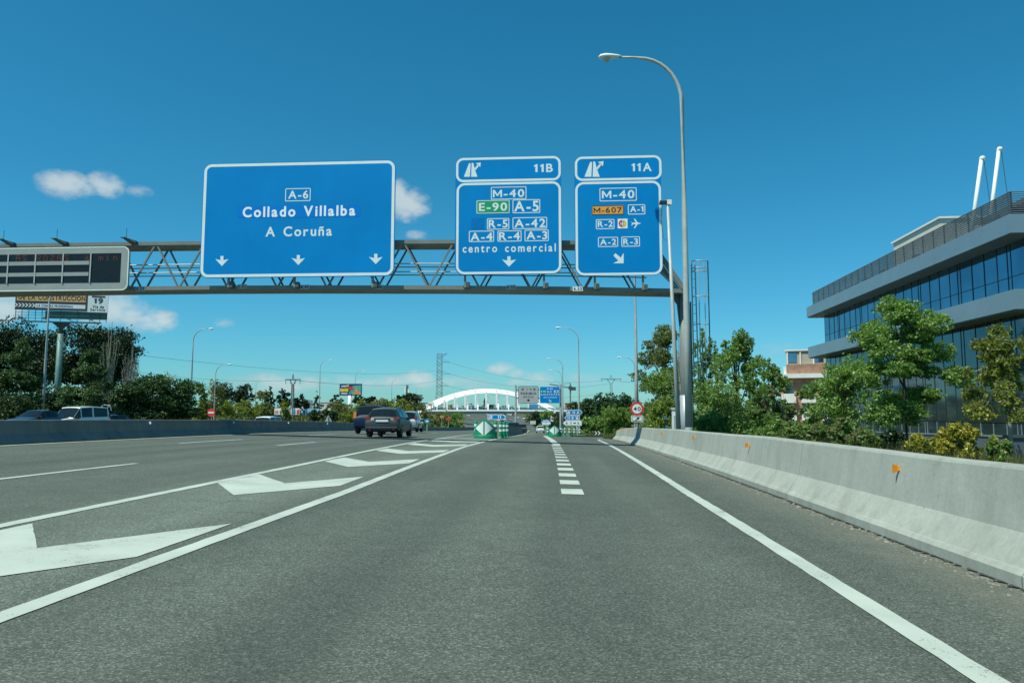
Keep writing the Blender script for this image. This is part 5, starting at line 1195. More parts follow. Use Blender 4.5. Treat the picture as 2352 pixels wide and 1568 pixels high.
# ------------------------------------------------------------------ white arch bridge
def bridge():
    Y = 340.; p = Y/F; P = lambda u, v, dy=0: atY(u, v, Y+dy)
    xm = P(1118, 940).x; zt_ = P(1118, 940.5).z; half = 32.6; rise = 9.6; wdt = 9.
    T = thing('arch_bridge', 'white tied arch road bridge with vertical hangers crossing over the motorway', 'bridge', (xm, Y, gz(xm, Y)))
    xl, xr = P(920, 940).x, xm+46
    a = MB(); n = 24
    for i in range(n+1):
        x = xl+(xr-xl)*i/n; zz_ = zt_-.35*((x-xm)/half)**2*.4; t_ = min(1, (x-xl)/9)
        a.v += [(x, Y-.6, zz_), (x, Y-.6, zz_-.35-.35*t_), (x, Y+wdt+.6, zz_-.35-.35*t_), (x, Y+wdt+.6, zz_)]
    for i in range(n):
        for j in range(4): a.f.append((i*4+j, i*4+(j+1) % 4, (i+1)*4+(j+1) % 4, (i+1)*4+j)); a.mi.append(0)
    a.f += [(0, 1, 2, 3), (n*4+3, n*4+2, n*4+1, n*4)]; a.mi += [0, 0]; a.build('deck', 'bridgew', T)
    a = MB(); a.prism([(xm-half-3, Y+.4, zt_-.8), (xm+half+8, Y+.4, zt_-.8), (xm+half+8, Y+.4, zt_-1.95), (xm-half+4, Y+.4, zt_-1.95), (xm-half-3, Y+.4, zt_-1.3)], (0, wdt-.8, 0)); a.build('girder', 'bridgeg', T)
    for s in (-1, 1):
        xo = xm+s*(half-1)
        a = MB(); a.prism([(xo-s*2, Y+.8, zt_-1.), (xo+s*3.2, Y+.8, zt_-1.), (xo+s*12.5, Y+.8, gz(xo, Y)-.2), (xo+s*6.5, Y+.8, gz(xo, Y)-.2)], (0, wdt-1.6, 0)); a.build('pier', 'bwall', T)
    for dy, nm in ((0, 'arch'), (wdt, 'arch')):
        a = MB(); n = 28; th = 1.75
        for i in range(n+1):
            x = -half+2*half*i/n; zo = zt_+rise*(1-(x/half)**2); sl_ = -2*rise*x/half**2; nn = math.hypot(1, sl_); t_ = th*(1+.25*(abs(x)/half)**2)
            ox, oz = -sl_/nn*t_, t_/nn; w_ = .55
            ln = .12*(zo-zt_) if dy == 0 else -.12*(zo-zt_); a.v += [(xm+x, Y+dy-w_*.2+ln, zo), (xm+x-ox, Y+dy-w_*1.9+ln, zo-oz), (xm+x-ox, Y+dy+w_+ln, zo-oz), (xm+x, Y+dy+w_*.8+ln, zo)]
        for i in range(n):
            for j in range(4): a.f.append((i*4+j, i*4+(j+1) % 4, (i+1)*4+(j+1) % 4, (i+1)*4+j)); a.mi.append(0)
        a.build(nm, 'bridgew', T)
        for k in range(-5, 6):
            x = k*4.85-.3; zo = zt_+rise*(1-(x/half)**2)-1.6
            a = MB(); a.box(xm+x-.38, xm+x+.38, Y+dy-.3, Y+dy+.3, zt_-.1, zo); a.build('hanger', 'bridgew', T)
            if dy == 0: a = MB(); a.box(xm+x-.2, xm+x+.2, Y-.62, Y-.56, zo+.5, zo+1.0); a.build('anchor_plate', 'pylon', T)
    for dy in (-.5, wdt+.5):
        a = MB()
        for q in (.35, .7, 1.05): a.bar((xl, Y+dy, zt_-.1+q), (xr, Y+dy, zt_-.1+q), .1, .16)
        x = xl
        while x < xr: a.box(x-.05, x+.05, Y+dy-.04, Y+dy+.04, zt_-.2, zt_+1.); x += 1.6
        a.build('railing', 'bluerail', T)
    # blue van on it
    q = Vector((P(1226, 935).x, Y+5, zt_)); V_ = thing('delivery_van', 'small bright blue van crossing the white arch bridge', 'van', q)
    a = MB(); a.prism([(-3.2, -1, .4), (2.6, -1, .4), (3.2, -1, .9), (3.1, -1, 1.4), (2.2, -1, 2.5), (-3.2, -1, 2.5)], (0, 2, 0)); a.build('body', 'bluehouse', V_, local=True)
    a = MB(); a.prism([(1.6, -1.02, 1.5), (2.7, -1.02, 1.5), (2.1, -1.02, 2.25), (1.6, -1.02, 2.25)], (0, 2.04, 0)); a.build('window', 'glass', V_, local=True)
    for x in (-2, 2): a = MB(); a.lathe([(.4, -1.05), (.4, 1.05)], 12, 'y', (x, 0, .4)); a.build('wheel', 'rubber', V_, local=True)
bridge()

# ------------------------------------------------------------------ billboards
def billboard1():
    Y = 88.; sc = Y/F*1.03; b = atY(137, 738, Y); g = onground(137, Y)
    T = thing('billboard', 'builders supply billboard on a green pole reading de la construccion and 19 Via de Servicio', 'billboard', (b.x, Y, g.z)); T.rotation_euler = (0, 0, R(17))
    k = sc/math.cos(R(17)); z0 = b.z-g.z; X = lambda u: (u-137)*k*1.03; Z = lambda v: z0+(738-v)*sc*.985
    a = MB(); a.tube([(0, .6, 0), (0, .6, z0-1.5)], .36, 12); a.build('pole', 'pole_green', T, smooth=True, local=True)
    a = MB(); a.tube([(0, .6, z0-1.6), (0, .6, z0-.15)], .27, 12); a.build('upper_pole', 'bark', T, smooth=True, local=True)
    a = MB(); a.prism([(-.25, .35, z0-.75), (.25, .35, z0-.75), (1., .35, z0-.1), (-1., .35, z0-.1)], (0, .5, 0)); a.build('bracket', 'steel_dark', T, local=True)
    a = MB(); a.box(X(62), X(217), .1, .5, z0-.12, z0+.02); a.build('catwalk_beam', 'steel_dark', T, local=True)
    a = MB(); a.box(X(49), X(190), 0, .12, Z(712), Z(652)); a.build('panel', 'board_dark', T, local=True)
    a = MB(); a.box(X(52), X(186.5), -.02, -.004, Z(691), Z(660)); a.build('tan_strip', 'board_tan', T, local=True)
    a = MB(); text(a, 'DE LA CONSTRUCCION', X(55), X(185), Z(687), Z(676)-Z(687), -.034, .02); a.build('lettering', 'board_dark', T, local=True)
    a = MB(); a.box(X(88), X(186), -.02, -.004, Z(706.5), Z(697)); a.build('white_strip', 'board_white', T, local=True)
    a = MB(); text(a, 'LA COMPRA PROFESIONAL', X(91), X(162), Z(704), Z(699)-Z(704), -.034, .02); a.build('lettering', 'board_blue', T, local=True)
    for j in range(6):
        a = MB(); u = 48+j*6.6; a.poly([(X(u), -.02, Z(706)), (X(u+3), -.02, Z(706)), (X(u+7), -.02, Z(701.5)), (X(u+4), -.02, Z(701.5))]); a.poly([(X(u+4), -.02, Z(701.5)), (X(u+7), -.02, Z(701.5)), (X(u+3), -.02, Z(697)), (X(u), -.02, Z(697))]); a.build('chevron', 'board_white', T, local=True)
    a = MB(); a.box(X(190.5), X(231), -.03, .1, Z(714), Z(652)); a.build('white_panel', 'board_white', T, local=True)
    a = MB(); text(a, '19', X(202), X(221), Z(692), Z(680)-Z(692), -.04, .04); text(a, 'Via de', X(200), X(223), Z(703.5), Z(697)-Z(703.5), -.04, .03); text(a, 'Servicio', X(196), X(226), Z(710.5), Z(704.5)-Z(710.5), -.04, .03); a.box(X(198), X(225), -.042, -.034, Z(678), Z(674)); a.build('lettering', 'board_dark', T, local=True)
    for u in (50, 62, 75, 88, 101, 137, 170, 195, 215, 228):
        a = MB(); a.bar((X(u), .2, z0), (X(u), .2, Z(712)), .06); a.build('strut', 'steel_dark', T, local=True)
    for v in (718, 724, 731):
        a = MB(); a.bar((X(49), .15, Z(v)), (X(229), .15, Z(v)), .05); a.build('guard_rail', 'pole_green', T, local=True)
    a = MB(); a.box(X(105), X(228), .5, .56, Z(730), Z(712)); a.build('back_screen', 'pole_green', T, local=True)
    for u in (72, 118, 165, 208):
        a = MB(); a.tube([(X(u), .1, z0), (X(u)-.2, -.7, z0+.05), (X(u)-.25, -.9, z0+.2)], .03, 5); a.box(X(u)-.45, X(u)-.05, -1.1, -.85, z0+.15, z0+.35); a.build('floodlight', 'steel_dark', T, local=True)
billboard1()
def billboard2():
    Y = 190.; P = lambda u, v: atY(u, v, Y); g = onground(803, Y); a0, a1 = P(779.5, 908), P(830.5, 881); w = a1.x-a0.x; h = a1.z-a0.z; X = lambda t: a0.x+w*t; Z = lambda t: a0.z+h*t; p = P(803, 900)
    T = thing('billboard', 'colourful dark blue and orange advertising billboard on a pale pole', 'billboard', (p.x, Y, g.z))
    a = MB(); a.tube([(p.x, Y+.4, g.z), (p.x, Y+.4, a0.z)], .52, 10); a.build('pole', 'lampw', T, smooth=True)
    a = MB(); a.box(a0.x, a1.x, Y, Y+.5, a0.z, a1.z); a.build('panel', 'board_blue', T)
    def r(n, m, x0, x1, z0, z1): q = MB(); q.box(X(x0), X(x1), Y-.04, Y-.005, Z(z0), Z(z1)); q.build(n, m, T)
    q = MB(); q.poly([(X(.42), Y-.03, Z(.12)), (X(.98), Y-.03, Z(.05)), (X(.98), Y-.03, Z(.88)), (X(.62), Y-.03, Z(.85)), (X(.5), Y-.03, Z(.5))]); q.build('picture', 'board_teal', T)
    r('yellow_field', 'yellow', .03, .40, .32, .6); r('white_line', 'board_white', .08, .36, .74, .84); r('white_line', 'board_white', .08, .36, .13, .22); r('yellow_mark', 'yellow', .32, .42, .72, .92)
    q = MB(); q.poly([(X(.53)+w*.11*math.cos(t), Y-.06, Z(.6)+h*.14*math.sin(t)) for t in np.linspace(0, 6.28, 20)[:-1]]); q.build('red_disc', 'red', T)
    q = MB(); q.poly([(X(.55), Y-.06, Z(.1)), (X(.96), Y-.06, Z(.08)), (X(.97), Y-.06, Z(.22)), (X(.8), Y-.06, Z(.5)), (X(.77), Y-.06, Z(.85)), (X(.72), Y-.06, Z(.8)), (X(.7), Y-.06, Z(.35))]); q.build('orange_figure', 'board_or', T)
billboard2()
def hoarding(u0, u1, v0, v1, Y, label, cells, legs=True):
    a0, a1 = atY(u0, v1, Y), atY(u1, v0, Y); g = onground((u0+u1)/2, Y); T = thing('hoarding', label, 'billboard', ((a0.x+a1.x)/2, Y, g.z)); w = a1.x-a0.x; h = a1.z-a0.z
    a = MB(); a.box(a0.x, a1.x, Y, Y+.3, a0.z, a1.z); a.build('panel', cells[0], T)
    for (m, x0, x1, z0, z1) in cells[1]:
        q = MB(); q.prism([(a0.x+w*x0, Y-.05, a0.z+h*z0), (a0.x+w*x1, Y-.05, a0.z+h*(z0+.06)), (a0.x+w*(x1-.02), Y-.05, a0.z+h*z1), (a0.x+w*(x0+.03), Y-.05, a0.z+h*(z1-.05))], (0, .045, 0)); q.build('printed_patch', m, T)
    if legs:
        for f_ in (.2, .8):
            q = MB(); q.bar((a0.x+w*f_, Y+.4, g.z), (a0.x+w*f_, Y+.4, a1.z), .3); q.build('leg', 'pylon', T)
hoarding(965, 996.5, 922, 932.5, 300, 'pale blue and white hoarding left of the arch foot', ('board_white', [('board_cyan', .1, .6, .45, .9), ('board_or', .6, .85, .1, .6), ('board_blue', .2, .5, .6, .8)]))
hoarding(939, 970, 906, 920, 320, 'grey back of a billboard above the dark pine', ('pylon', []))
hoarding(630, 660, 937, 952, 150, 'white graffiti wall panel left of the lattice T pole', ('board_white', [('board_or', .05, .3, .2, .7), ('grey', .4, .8, .3, .8)]), False)
hoarding(667, 688, 937, 952, 150, 'white graffiti wall panel right of the lattice T pole', ('board_white', [('red', .7, .95, .1, .8), ('board_cyan', .2, .6, .2, .7)]), False)
hoarding(689, 704, 941, 952, 150.5, 'blue graffiti wall panel below the round stone pine', ('bluehouse', [('board_white', .1, .4, .3, .8), ('black', .5, .8, .1, .9)]), False)
hoarding(704.5, 733, 938, 951, 151, 'pale blue wall panel right of the round stone pine', ('board_cyan', [('grey', .5, .9, .2, .7)]), False)
hoarding(535, 545, 941, 948, 160, 'small white board above the parked cars, left of two', ('board_white', []))
hoarding(566, 574, 942, 950, 160, 'small white board above the parked cars, right of two', ('board_white', []))
# pale guardrail below the parked cars
a0, a1 = atY(494, 957, 160), atY(650, 957, 160); T = thing('guardrail', 'pale guardrail in front of the parked cars on the left hillside', 'guardrail', (a0.x, 160, gz(a0.x, 160)))
a = MB(); a.box(a0.x, a1.x, 160, 160.1, a0.z-.25, a0.z+.15); a.build('beam', 'lampw', T)
for i in range(10): x = a0.x+.3+(a1.x-a0.x-.6)*i/9; a = MB(); a.box(x-.07, x+.07, 160.1, 160.25, gz(x, 160)-.2, a0.z+.1); a.build('post', 'galv', T)

# ------------------------------------------------------------------ pylons, mast, crane, wires
def tpole(u, v0, v1, vt, w, Y, label):
    g = onground(u, Y); P = lambda du, v: atY(u+du, v, Y); zt_, za, zn = P(0, v0).z, P(0, v1).z, P(0, vt).z; k = Y/F; x = P(0, v1).x
    T = thing('lattice_pole', label, 'pylon', g, 'lattice T shaped power poles')
    def leg(sx, sy, zbot, ztop, wb, wt): a = MB(); a.bar((x+sx*wb, Y+sy*wb, zbot), (x+sx*wt, Y+sy*wt, ztop), .1); a.build('leg', 'pylon', T)
    wb, wt = 3.6*k, 2.0*k
    for sx in (-1, 1):
        for sy in (-1, 1): leg(sx, sy, g.z, zn, wb, wt)
    n = 14
    for s in (-1, 1):
        a = MB()
        for i in range(n):
            f0, f1 = i/n, (i+1)/n; w0, w1 = wb+(wt-wb)*f0, wb+(wt-wb)*f1; d = 1 if i % 2 else -1
            a.bar((x-d*w0, Y+s*w0, g.z+(zn-g.z)*f0), (x+d*w1, Y+s*w1, g.z+(zn-g.z)*f1), .07)
        a.build('lacing', 'pylon', T)
    for s in (-1, 1):
        a = MB(); a.bar((x+s*wt, Y, zn), (x+s*w*.42*k, Y, za), .16); a.build('strut', 'pylon', T)
        a = MB(); a.bar((x+s*w*.12*k, Y, za), (x, Y, zt_), .12); a.build('peak', 'pylon', T)
    a = MB(); a.bar((x-w*k, Y, za), (x+w*k, Y, za), .2, .22); a.build('crossarm', 'pylon', T)
    for s in (-.95, -.3, .3, .95):
        a = MB(); a.tube([(x+s*w*k, Y, za), (x+s*w*k, Y, za-.9)], .06, 5); a.build('insulator', 'pylon', T)
    return x, Y, za
t1 = tpole(673, 859, 871.5, 882, 18, 150, 'lattice T pole with V struts among the left trees'); t2 = tpole(1403.5, 861, 870, 879, 23, 260, 'lattice T pole rising behind the dark right trees')
def tower():
    Y = 400.; k = Y/F; P = lambda u, v: atY(u, v, Y); g = onground(1009, Y); x0 = P(1009, 900).x
    T = thing('power_pylon', 'tall lattice power pylon with one sided arms left of the arch', 'pylon', g)
    zs = [P(1009, v).z for v in (945, 893, 850, 812)]; ws = [9.5*k, 6.0*k, 5.6*k, 5.4*k]
    for sx in (-1, 1):
        for sy in (-1, 1):
            a = MB()
            for i in range(3): a.bar((x0+sx*ws[i], Y+sy*ws[i], (g.z if i == 0 else zs[i])), (x0+sx*ws[i+1], Y+sy*ws[i+1], zs[i+1]), .15)
            a.build('leg', 'pylon', T)
    zz_ = np.linspace(zs[0], zs[3], 17)
    W_ = lambda z: float(np.interp(z, zs, ws))
    for s in (-1, 1):
        a = MB()
        for i in range(16):
            z0, z1 = zz_[i], zz_[i+1]; a.bar((x0-W_(z0), Y+s*W_(z0), z0), (x0+W_(z1), Y+s*W_(z1), z1), .085); a.bar((x0+W_(z0), Y+s*W_(z0), z0), (x0-W_(z1), Y+s*W_(z1), z1), .12)
            if i % 2 == 0: a.bar((x0-W_(z1), Y+s*W_(z1), z1), (x0+W_(z1), Y+s*W_(z1), z1), .12)
        a.build('lacing', 'pylon', T)
    tips = []
    for (v, vt, u) in ((816, 811, 1027.5), (831, 832, 1033.5), (857, 859, 1035), (885.5, 886.5, 1031)):
        q = P(u, vt); z = P(1009, v).z; a = MB(); a.bar((x0+ws[2], Y-ws[2], z), q, .16); a.bar((x0+ws[2], Y+ws[2], z), q, .16); a.bar((x0+ws[2], Y, z+1.6 if v > 820 else z-1.4), q, .12); a.build('crossarm', 'pylon', T); tips.append(q)
    a = MB(); a.bar((x0-ws[3], Y, zs[3]), (x0+ws[3], Y, zs[3]), .2); a.build('top_bar', 'pylon', T)
    return tips
tips = tower()
g = onground(934.5, 350); T = thing('radio_mast', 'slim grey radio mast behind the dark pine', 'mast', g); zt_ = atY(934, 884, 350).z
a = MB(); a.tube([g, (g.x, g.y, zt_)], [.9, .55], 8); a.build('shaft', 'pylon', T); a = MB(); a.box(g.x-1.1, g.x-.5, g.y-.9, g.y-.2, zt_-3.5, zt_-1); a.box(g.x+.5, g.x+1.1, g.y-.9, g.y-.2, zt_-4.5, zt_-2); a.build('antenna', 'lampw', T)
Y = 480.; g = onground(1310, Y); P = lambda u, v: atY(u, v, Y); T = thing('tower_crane', 'thin dark tower crane behind the second lamp posts', 'crane', g)
a = MB(); a.bar(g, P(1310, 880), .9); a.build('mast', 'pylon', T)
a = MB(); a.bar(P(1262, 882), P(1318, 891.5), .7); a.bar(P(1285, 884), P(1310, 879), .25); a.build('jib', 'pylon', T)
a = MB(); q = P(1317, 891.3); a.box(q.x-1.6, q.x+1.6, Y-1, Y+1, q.z-1.4, q.z+.8); a.build('counterweight', 'steel_dark', T)
a = MB(); q = P(1310, 889.5); a.box(q.x-1.2, q.x+1.2, Y-1.2, Y+1.2, q.z-1.4, q.z+.8); a.build('cab', 'steel_dark', T)
def wire(a_, b_, sag, r_, label, grp='power lines across the sky'):
    a_, b_ = Vector(a_), Vector(b_); mb = MB(); mb.tube([a_.lerp(b_, t)-Vector((0, 0, sag*4*t*(1-t))) for t in np.linspace(0, 1, 25)], r_, 4)
    return tag(mb.build('power_line', 'wire'), label, 'power line', grp)
Q = lambda u, v, Y: atY(u, v, Y)
wire(Q(240, 842, 130), Q(673, 873, 150), 1., .02, 'lower dark wire running from the bare poplar to the lattice T pole')
wire(Q(240, 806, 130), Q(1010, 850, 400), 3., .03, 'upper faint wire rising left across the sky over the curved lamps')
wire(Q(673, 873, 150), Q(1010, 872, 400), 2., .035, 'wire from the lattice T pole towards the tall pylon')
for (q, v, l) in zip(tips[1:], (872, 880, 899), ('highest wire from the tall pylon arm to the right', 'middle wire from the tall pylon arm to the right', 'lowest wire from the tall pylon arm to the right')): wire(q, Q(1403, v, 420), 5, .045, l)
wire(Q(1403, 871, 260), Q(1560, 860, 200), 1.5, .04, 'wire from the right lattice T pole into the tall mixed tree')

# ------------------------------------------------------------------ far buildings on the skyline
def house(u0, u1, v0, Y, m, label, roof='whitewall', d=14, dh=.4, name='building', vb=None):
    a0, a1 = atY(u0, v0, Y), atY(u1, v0, Y); g = gz((a0.x+a1.x)/2, Y); T = thing(name, label, 'building', ((a0.x+a1.x)/2, Y, g))
    a = MB(); a.box(a0.x, a1.x, Y, Y+d, g-1, a0.z-dh); a.build('wall', m, T); a = MB(); a.box(a0.x-.3, a1.x+.3, Y-.3, Y+d+.3, a0.z-dh+.003, a0.z); a.build('roof', roof, T)
    n = max(2, int((a1.x-a0.x)/5))
    for i in range(n):
        x = a0.x+(a1.x-a0.x)*(i+.25)/n; q = MB(); q.box(x, x+(a1.x-a0.x)/n*.5, Y-.06, Y-.003, a0.z-dh-2.6, a0.z-dh-1.2); q.build('window', 'curtain_dark', T)
house(1023, 1034, 929, 640, 'ochre', 'small ochre yellow building seen under the left of the arch', 'ochre'); house(1034, 1042, 936, 655, 'ochre', 'lower ochre building beside the taller ochre one')
house(1060, 1084, 930, 620, 'cream', 'cream building with stepped roof seen through the arch'); house(1065, 1080, 925.5, 640, 'whitewall', 'white upper block rising behind the cream building')
house(1134, 1154, 933, 650, 'whitewall', 'white low building seen through the right of the arch'); house(1160, 1176, 932, 660, 'whitewall', 'white block near the hanger left of the Pozuelo board')
house(1298, 1317, 925, 560, 'copper', 'orange red building right of the far blue board', 'copper'); house(1088, 1120, 945, 560, 'board_white', 'long white shed under the bridge deck'); house(1060, 1078, 953, 470, 'cream', 'pale small building under the bridge left of the arrow sign', d=8)
house(680, 700, 918, 420, 'whitewall', 'white low building on the far left ridge'); house(735, 760, 922, 430, 'cream', 'cream roof on the far left ridge behind the lamp')
# small far signs
def smallsign(u, v, w, h, Y, m, label, m2=None):
    c = atY(u, v, Y); g = onground(u, Y); k = Y/F; T = thing('traffic_sign', label, 'traffic sign', g)
    a = MB(); a.box(c.x-w*k/2, c.x+w*k/2, Y, Y+.06, c.z-h*k/2, c.z+h*k/2); a.build('panel', m, T)
    if m2: a = MB(); a.box(c.x-w*k*.3, c.x+w*k*.3, Y-.03, Y-.005, c.z-h*k*.2, c.z+h*k*.2); a.build('lettering', m2, T)
    a = MB(); a.tube([g+Vector((0, .1, 0)), (c.x, Y+.1, c.z)], .07, 6); a.build('post', 'galv', T)
smallsign(981, 967, 10, 9.5, 105, 'blue', 'small blue square sign over the left barrier, left of the bridge pier', 'white'); smallsign(969, 965, 6, 8, 108, 'signback', 'grey sign back over the left barrier beside the blue square')
smallsign(1175.5, 973.5, 13, 11, 175, 'blue', 'small blue sign over the divider right of the bollards', 'white'); smallsign(1254, 966, 22, 5, 205, 'blue', 'blue strip sign right of the white car driving away', 'white')
smallsign(1255, 972, 20, 7, 206, 'board_white', 'white board below the blue strip sign'); smallsign(1224, 970, 13, 8, 215, 'cream', 'cream board left of the smaller nose marker')
smallsign(1268, 961, 6, 13, 198, 'board_white', 'pale red and white sign by the portal post', 'red'); smallsign(1030, 962, 10, 6, 200, 'red', 'red topped sign under the bridge deck'); 
smallsign(1015, 957, 8, 5, 210, 'board_or', 'orange sign under the left of the bridge deck')

# ------------------------------------------------------------------ vegetation
NPR = np.random.default_rng(42)
def leafmesh(name, P, size, m, parent, flat=.0, asp=.62):
    n = len(P); A = NPR.normal(size=(n, 3)); A[:, 2] *= (1-flat); A /= np.linalg.norm(A, axis=1)[:, None]
    Bv = NPR.normal(size=(n, 3)); Bv -= (Bv*A).sum(1)[:, None]*A; Bv /= np.linalg.norm(Bv, axis=1)[:, None]
    s = size*NPR.uniform(.6, 1.35, n)[:, None]; V = np.empty((n, 4, 3)); V[:, 0] = P-A*s; V[:, 1] = P+Bv*s*asp; V[:, 2] = P+A*s; V[:, 3] = P-Bv*s*asp
    me = bpy.data.meshes.new(name); me.vertices.add(n*4); me.vertices.foreach_set('co', V.reshape(-1).astype(np.float32))
    me.loops.add(n*4); me.loops.foreach_set('vertex_index', np.arange(n*4, dtype=np.int32)); me.polygons.add(n)
    me.polygons.foreach_set('loop_start', np.arange(0, n*4, 4, dtype=np.int32)); me.polygons.foreach_set('loop_total', np.full(n, 4, dtype=np.int32))
    me.materials.append(M[m]); me.update(calc_edges=True); o = bpy.data.objects.new(name, me); COL.objects.link(o); o.parent = parent; return o
def lobes(shape, rnd):
    """unit crown: x,y in -1..1, z in 0..1 -> list of (centre, radii)"""
    L_ = []
    if shape == 'round':
        for i in range(16):
            a = rnd.random()*6.283; r_ = rnd.random()**.5*.62; z = rnd.uniform(.14, .86); q = 1-abs(z-.45)*1.1; rr = rnd.uniform(.22, .4); L_.append(((r_*q*math.cos(a), r_*q*math.sin(a), z), (rr, rr, rr*.42)))
    elif shape == 'open':
        for i in range(34):
            a = rnd.random()*6.283; z = rnd.uniform(.1, .95); q = math.sin(math.pi*min(1, .16+z*.84))**.7; r_ = rnd.random()**.5*.85*q; rr = rnd.uniform(.11, .24); L_.append(((r_*math.cos(a), r_*math.sin(a), z), (rr, rr, rr*.36)))
    elif shape == 'cone':
        for i in range(26):
            z = rnd.random()**1.3*.92+.04; a = rnd.random()*6.283; q = (1-z)*.8+.08; r_ = rnd.uniform(.3, .9)*q; rr = .12+.24*(1-z); L_.append(((r_*math.cos(a), r_*math.sin(a), z), (rr, rr, .07)))
    elif shape == 'umbrella':
        for i in range(20):
            a = rnd.random()*6.283; r_ = rnd.random()**.5*.78; z = .76-.16*r_+rnd.uniform(-.14, .12); rr = rnd.uniform(.2, .34); L_.append(((r_*math.cos(a), r_*math.sin(a), z), (rr, rr, rr*.34)))
    elif shape == 'column':
        for i in range(16):
            z = rnd.uniform(.05, .97); a = rnd.random()*6.283; r_ = rnd.uniform(.0, .55)*(1-.5*z); rr = rnd.uniform(.25, .45); L_.append(((r_*math.cos(a), r_*math.sin(a), z), (rr, rr, .1)))
    elif shape == 'shrub':
        for i in range(13):
            a = rnd.random()*6.283; r_ = rnd.random()**.5*.75; z = rnd.uniform(.1, .8)*(1-.35*r_); rr = rnd.uniform(.2, .36); L_.append(((r_*math.cos(a), r_*math.sin(a), z), (rr, rr, rr*.6)))
    elif shape == 'vase':
        for i in range(20):
            a = rnd.random()*6.283; z = rnd.uniform(.05, .95); r_ = rnd.random()**.6*(.25+.55*z); rr = rnd.uniform(.12, .24); L_.append(((r_*math.cos(a), r_*math.sin(a), z), (rr, rr, rr*.4)))
    return L_
SEED = [100]
def tree(name, label, u0, u1, vt, vb, Y, shape, m, n, lpx, group=None, trunk=True, cat='tree', tm='bark', tr=None, dens=1., limb=8, mix=None, depth=1.):
    SEED[0] += 1; rnd = random.Random(SEED[0]); um = (u0+u1)/2; g = onground(um, Y); xa, xb = atY(u0, 945, Y).x, atY(u1, 945, Y).x; zt_, zb_ = atY(um, vt, Y).z, atY(um, vb, Y).z
    zb_ = max(zb_, g.z); phi = math.atan2(g.x, Y); rx = (xb-xa)/2*math.cos(phi); h = zt_-zb_; k = Y/F; T = thing(name, label, cat, (g.x, Y, g.z), group, -phi)
    L_ = lobes(shape, rnd); off = zb_-g.z
    def wp(c): return Vector((c[0]*rx*.82, c[1]*rx*.82*depth, off+h*(.03+c[2]*.9)))
    cen = [wp(c) for c, r_ in L_]; rad = [Vector((r_[0]*rx, r_[1]*rx*depth, r_[2]*h)) for c, r_ in L_]
    vol = np.array([(r_.x*r_.y*r_.z)**.75 for r_ in rad]); cnt = np.maximum(8, (n*vol/vol.sum())).astype(int); PP = []; PM = []
    for c, r_, q in zip(cen, rad, cnt):
        nc = max(3, int(q/14)); d = NPR.normal(size=(nc, 3)); d /= np.linalg.norm(d, axis=1)[:, None]; d *= (NPR.uniform(0, 1, nc)**.4)[:, None]
        cc = np.array(c)+d*np.array(r_); i = NPR.integers(0, nc, q); g_ = NPR.normal(size=(q, 3)); g_ /= np.maximum(1, np.linalg.norm(g_, axis=1)/1.7)[:, None]; pp = cc[i]+g_*np.array(r_)*.15; PP.append(pp)
    P_ = np.concatenate(PP)
    lo, hi = np.percentile(P_, 1.5, axis=0), np.percentile(P_, 98.5, axis=0); tl, th = np.array([-rx*.96, -rx*depth, off+.02*h]), np.array([rx*.96, rx*depth, off+h*.985]); sc_ = (th-tl)/(hi-lo)
    P_ = (P_-lo)*sc_+tl; cen = [Vector((np.array(c)-lo)*sc_+tl) for c in cen]; P_ = P_[P_[:, 2] > .02]
    leafmesh('crown' if cat == 'tree' else 'foliage', P_, lpx*k/2, m, T)
    if mix: leafmesh('crown' if cat == 'tree' else 'foliage', P_[NPR.random(len(P_)) < mix[1]]+NPR.normal(size=(1, 3))*.05, lpx*k/2, mix[0], T)
    if trunk:
        tr = tr or max(.05, h*.022); top = Vector((rnd.uniform(-.1, .1)*rx, rnd.uniform(-.1, .1)*rx, off+h*.72)); mid = Vector((rnd.uniform(-.08, .08)*rx, 0, (off+h*.2)))
        a = MB(); a.tube([(0, 0, -.1), mid, mid.lerp(top, .5)+Vector((rnd.uniform(-.1, .1)*rx, 0, 0)), top], [tr, tr*.75, tr*.5, tr*.2], 7); tk = a.build('trunk', tm, T, smooth=True, local=True)
        idx = list(range(len(cen))); rnd.shuffle(idx)
        for i in idx[:limb]:
            s = mid.lerp(top, rnd.uniform(0, .8)); c = cen[i]; a = MB(); a.tube([s, s.lerp(c, .5)+Vector((0, 0, .06*h)), c], [tr*.35, tr*.22, tr*.08], 5); a.build('limb', tm, tk, smooth=True, local=True)
    return T
